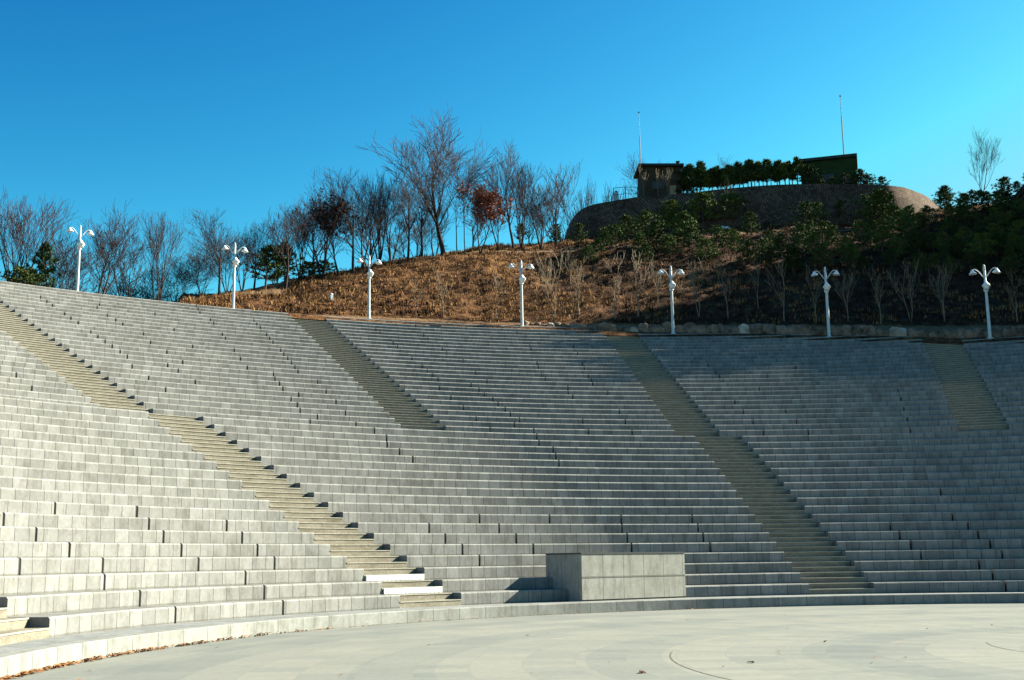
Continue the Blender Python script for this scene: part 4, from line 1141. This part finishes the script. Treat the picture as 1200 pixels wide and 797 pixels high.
# left evergreens
for x, s, t, v, wdt_, lab in [(47, 7, 285, 0, .55, 'dark irregular pine left of the far left lamp'), (33, 6, 314, 1, 1.0, 'low dark pine under the large left tree'), (22, 5, 312, 1, 1.2, 'smallest dark pine at the far left, under the many stemmed tree'),
        (312, 22, 288, 0, 1.1, 'dark pine crown among bare trunks right of the second lamp'), (333, 24, 284, 0, .9, 'dark pine directly behind the straight trunk on the shoulder'), (362, 26, 307, 1, 2.2, 'low dark bush on the crest left of the third lamp'),
        (380, 27, 305, 1, 2.0, 'low dark bush just below the brown leafed oak'), (612, 36, 262, 0, .8, 'small dark pine on the crest above the middle lamp'), (652, 38, 262, 1, .9, 'small dark pine on the crest left of the stone wall')]:
    P = ground_at(x, s); put('dpine', v, P, max(1.5, height_to(P, t)), lab, 'pine', 'dark evergreens on the left ridge', rp.uniform(0, 6.28), wdt_, 3.0)
# hedge of small pines on the hilltop
n_h = 28
for i in range(n_h):
    x = 803+i*(938-803)/(n_h-1)+rp.uniform(-1.5, 1.5)
    if i > 0 and i < 3 and False: continue
    P = plateau(x, 47.5+rp.uniform(-.6, .6)); t = 197-7*(x-803)/135+rp.uniform(-6, 6)
    put('hpine', i % 2, P, height_to(P, t), ORD[i]+' pine of the hilltop hedge, counted from the brown hut', 'pine', 'pines of the hilltop hedge', rp.uniform(0, 6.28), rp.uniform(.9, 1.25), 3.0)
for x, s, t, v, lab in [(950, 47.5, 193, 0, 'bushy pine against the left part of the green bunker'), (966, 47.3, 206, 1, 'low pine against the middle of the green bunker'), (979, 47.2, 207, 0, 'low pine right of the middle of the green bunker'), (992, 47.4, 203, 1, 'pine at the right corner of the green bunker'),
        (1012, 50, 198, 0, 'pine just right of the green bunker, before the railing'), (1020, 50, 205, 1, 'small pine under the right railing'), (1037, 50, 207, 0, 'tiny pine at the right end of the hilltop'), (807, 48, 196, 1, 'pine right beside the lit side of the brown hut')]:
    P = plateau(x, s); put('dpine', v, P, max(1.0, height_to(P, t)), lab, 'pine', 'pines around the green bunker', rp.uniform(0, 6.28), 1.2, 3.0)

# unseen wood added off frame to mottle the ridge's cast shadow, one mass
rw = random.Random(33); mb = MB()
for _ in range(70):
    px_ = rw.uniform(1290, 1430); s_ = rw.uniform(26, 52); P = ground_at(px_, s_); h_ = rw.uniform(4, 8.5)
    mb.tube([P-Vector((0, 0, .3)), P+Vector((0, 0, h_*.9))], [.14, .04], 4, cap=False)
    for _ in range(130):
        f_ = rw.uniform(.25, 1.0); a_ = rw.uniform(0, 6.28); r_ = h_*.3*(1.05-f_)**.6*rw.random()**.5
        c_ = P+Vector((cos(a_)*r_, sin(a_)*r_, f_*h_)); d_ = Vector((rw.gauss(0, 1), rw.gauss(0, 1), rw.gauss(.3, .6))).normalized(); q_ = d_.cross(Vector((rw.gauss(0, 1), rw.gauss(0, 1), rw.gauss(0, 1)))).normalized()*.22
        mb.face([c_-q_, c_+q_, c_+d_*.75])
tag(obj('added_ridge_wood', mb, M['needle_dark']), 'pine wood added out of view on the right ridge to break up its shadow', 'wood', None, 'stuff')

# ------------------------------------------------------------------ dry leaves
rl = random.Random(4); mb = MB()
def leaf(x, y, z, s):
    a = rl.uniform(0, 6.28); u_ = Vector((cos(a), sin(a), rl.uniform(-.3, .5)))*s; v_ = Vector((-sin(a), cos(a), rl.uniform(-.3, .5)))*s*.6; c = Vector((x, y, z+.02))
    mb.face([c-u_, c+v_, c+u_, c-v_])
for _ in range(1500):
    th = -1.75+abs(rl.gauss(0, .33)); R_ = RC+dl(th)+dlk(th)-abs(rl.gauss(0, .05))-.03
    if vnoise(th*40, 0) < -.15 and rl.random() < .7: continue
    leaf(R_*sin(th), R_*cos(th), rl.uniform(0, .05), rl.uniform(.03, .06))
for _ in range(220):
    th = rl.uniform(-1.2, .3); R_ = RC+dl(th)+dlk(th)-abs(rl.gauss(0, .03))-.02; leaf(R_*sin(th), R_*cos(th), 0, rl.uniform(.02, .045))
for _ in range(60):
    th = rl.uniform(-1.8, .3); R_ = rl.uniform(8, 23); leaf(R_*sin(th), R_*cos(th), 0, rl.uniform(.02, .05))
tag(obj('fallen_leaves', mb, M['leaf_dry']), 'brown fallen leaves gathered along the kerb', 'leaves', None, 'stuff')
for fx, fy, s in ((752, 789, .11), (880, 777, .09), (619, 745, .07)):
    c = at_z(fx, fy, .0); mb = MB(); 
    for _ in range(5): leaf(c.x+rl.uniform(-.04, .04), c.y+rl.uniform(-.04, .04), .0, s*.6)
    tag(obj('curled_leaf', mb, M['leaf_brown']), {752: 'curled dark leaf lying on the floor near the bottom edge', 880: 'curled dark leaf lying on the floor below the podium right', 619: 'small dark leaf on the floor close to the kerb'}[fx], 'leaf', 'curled leaves on the floor')
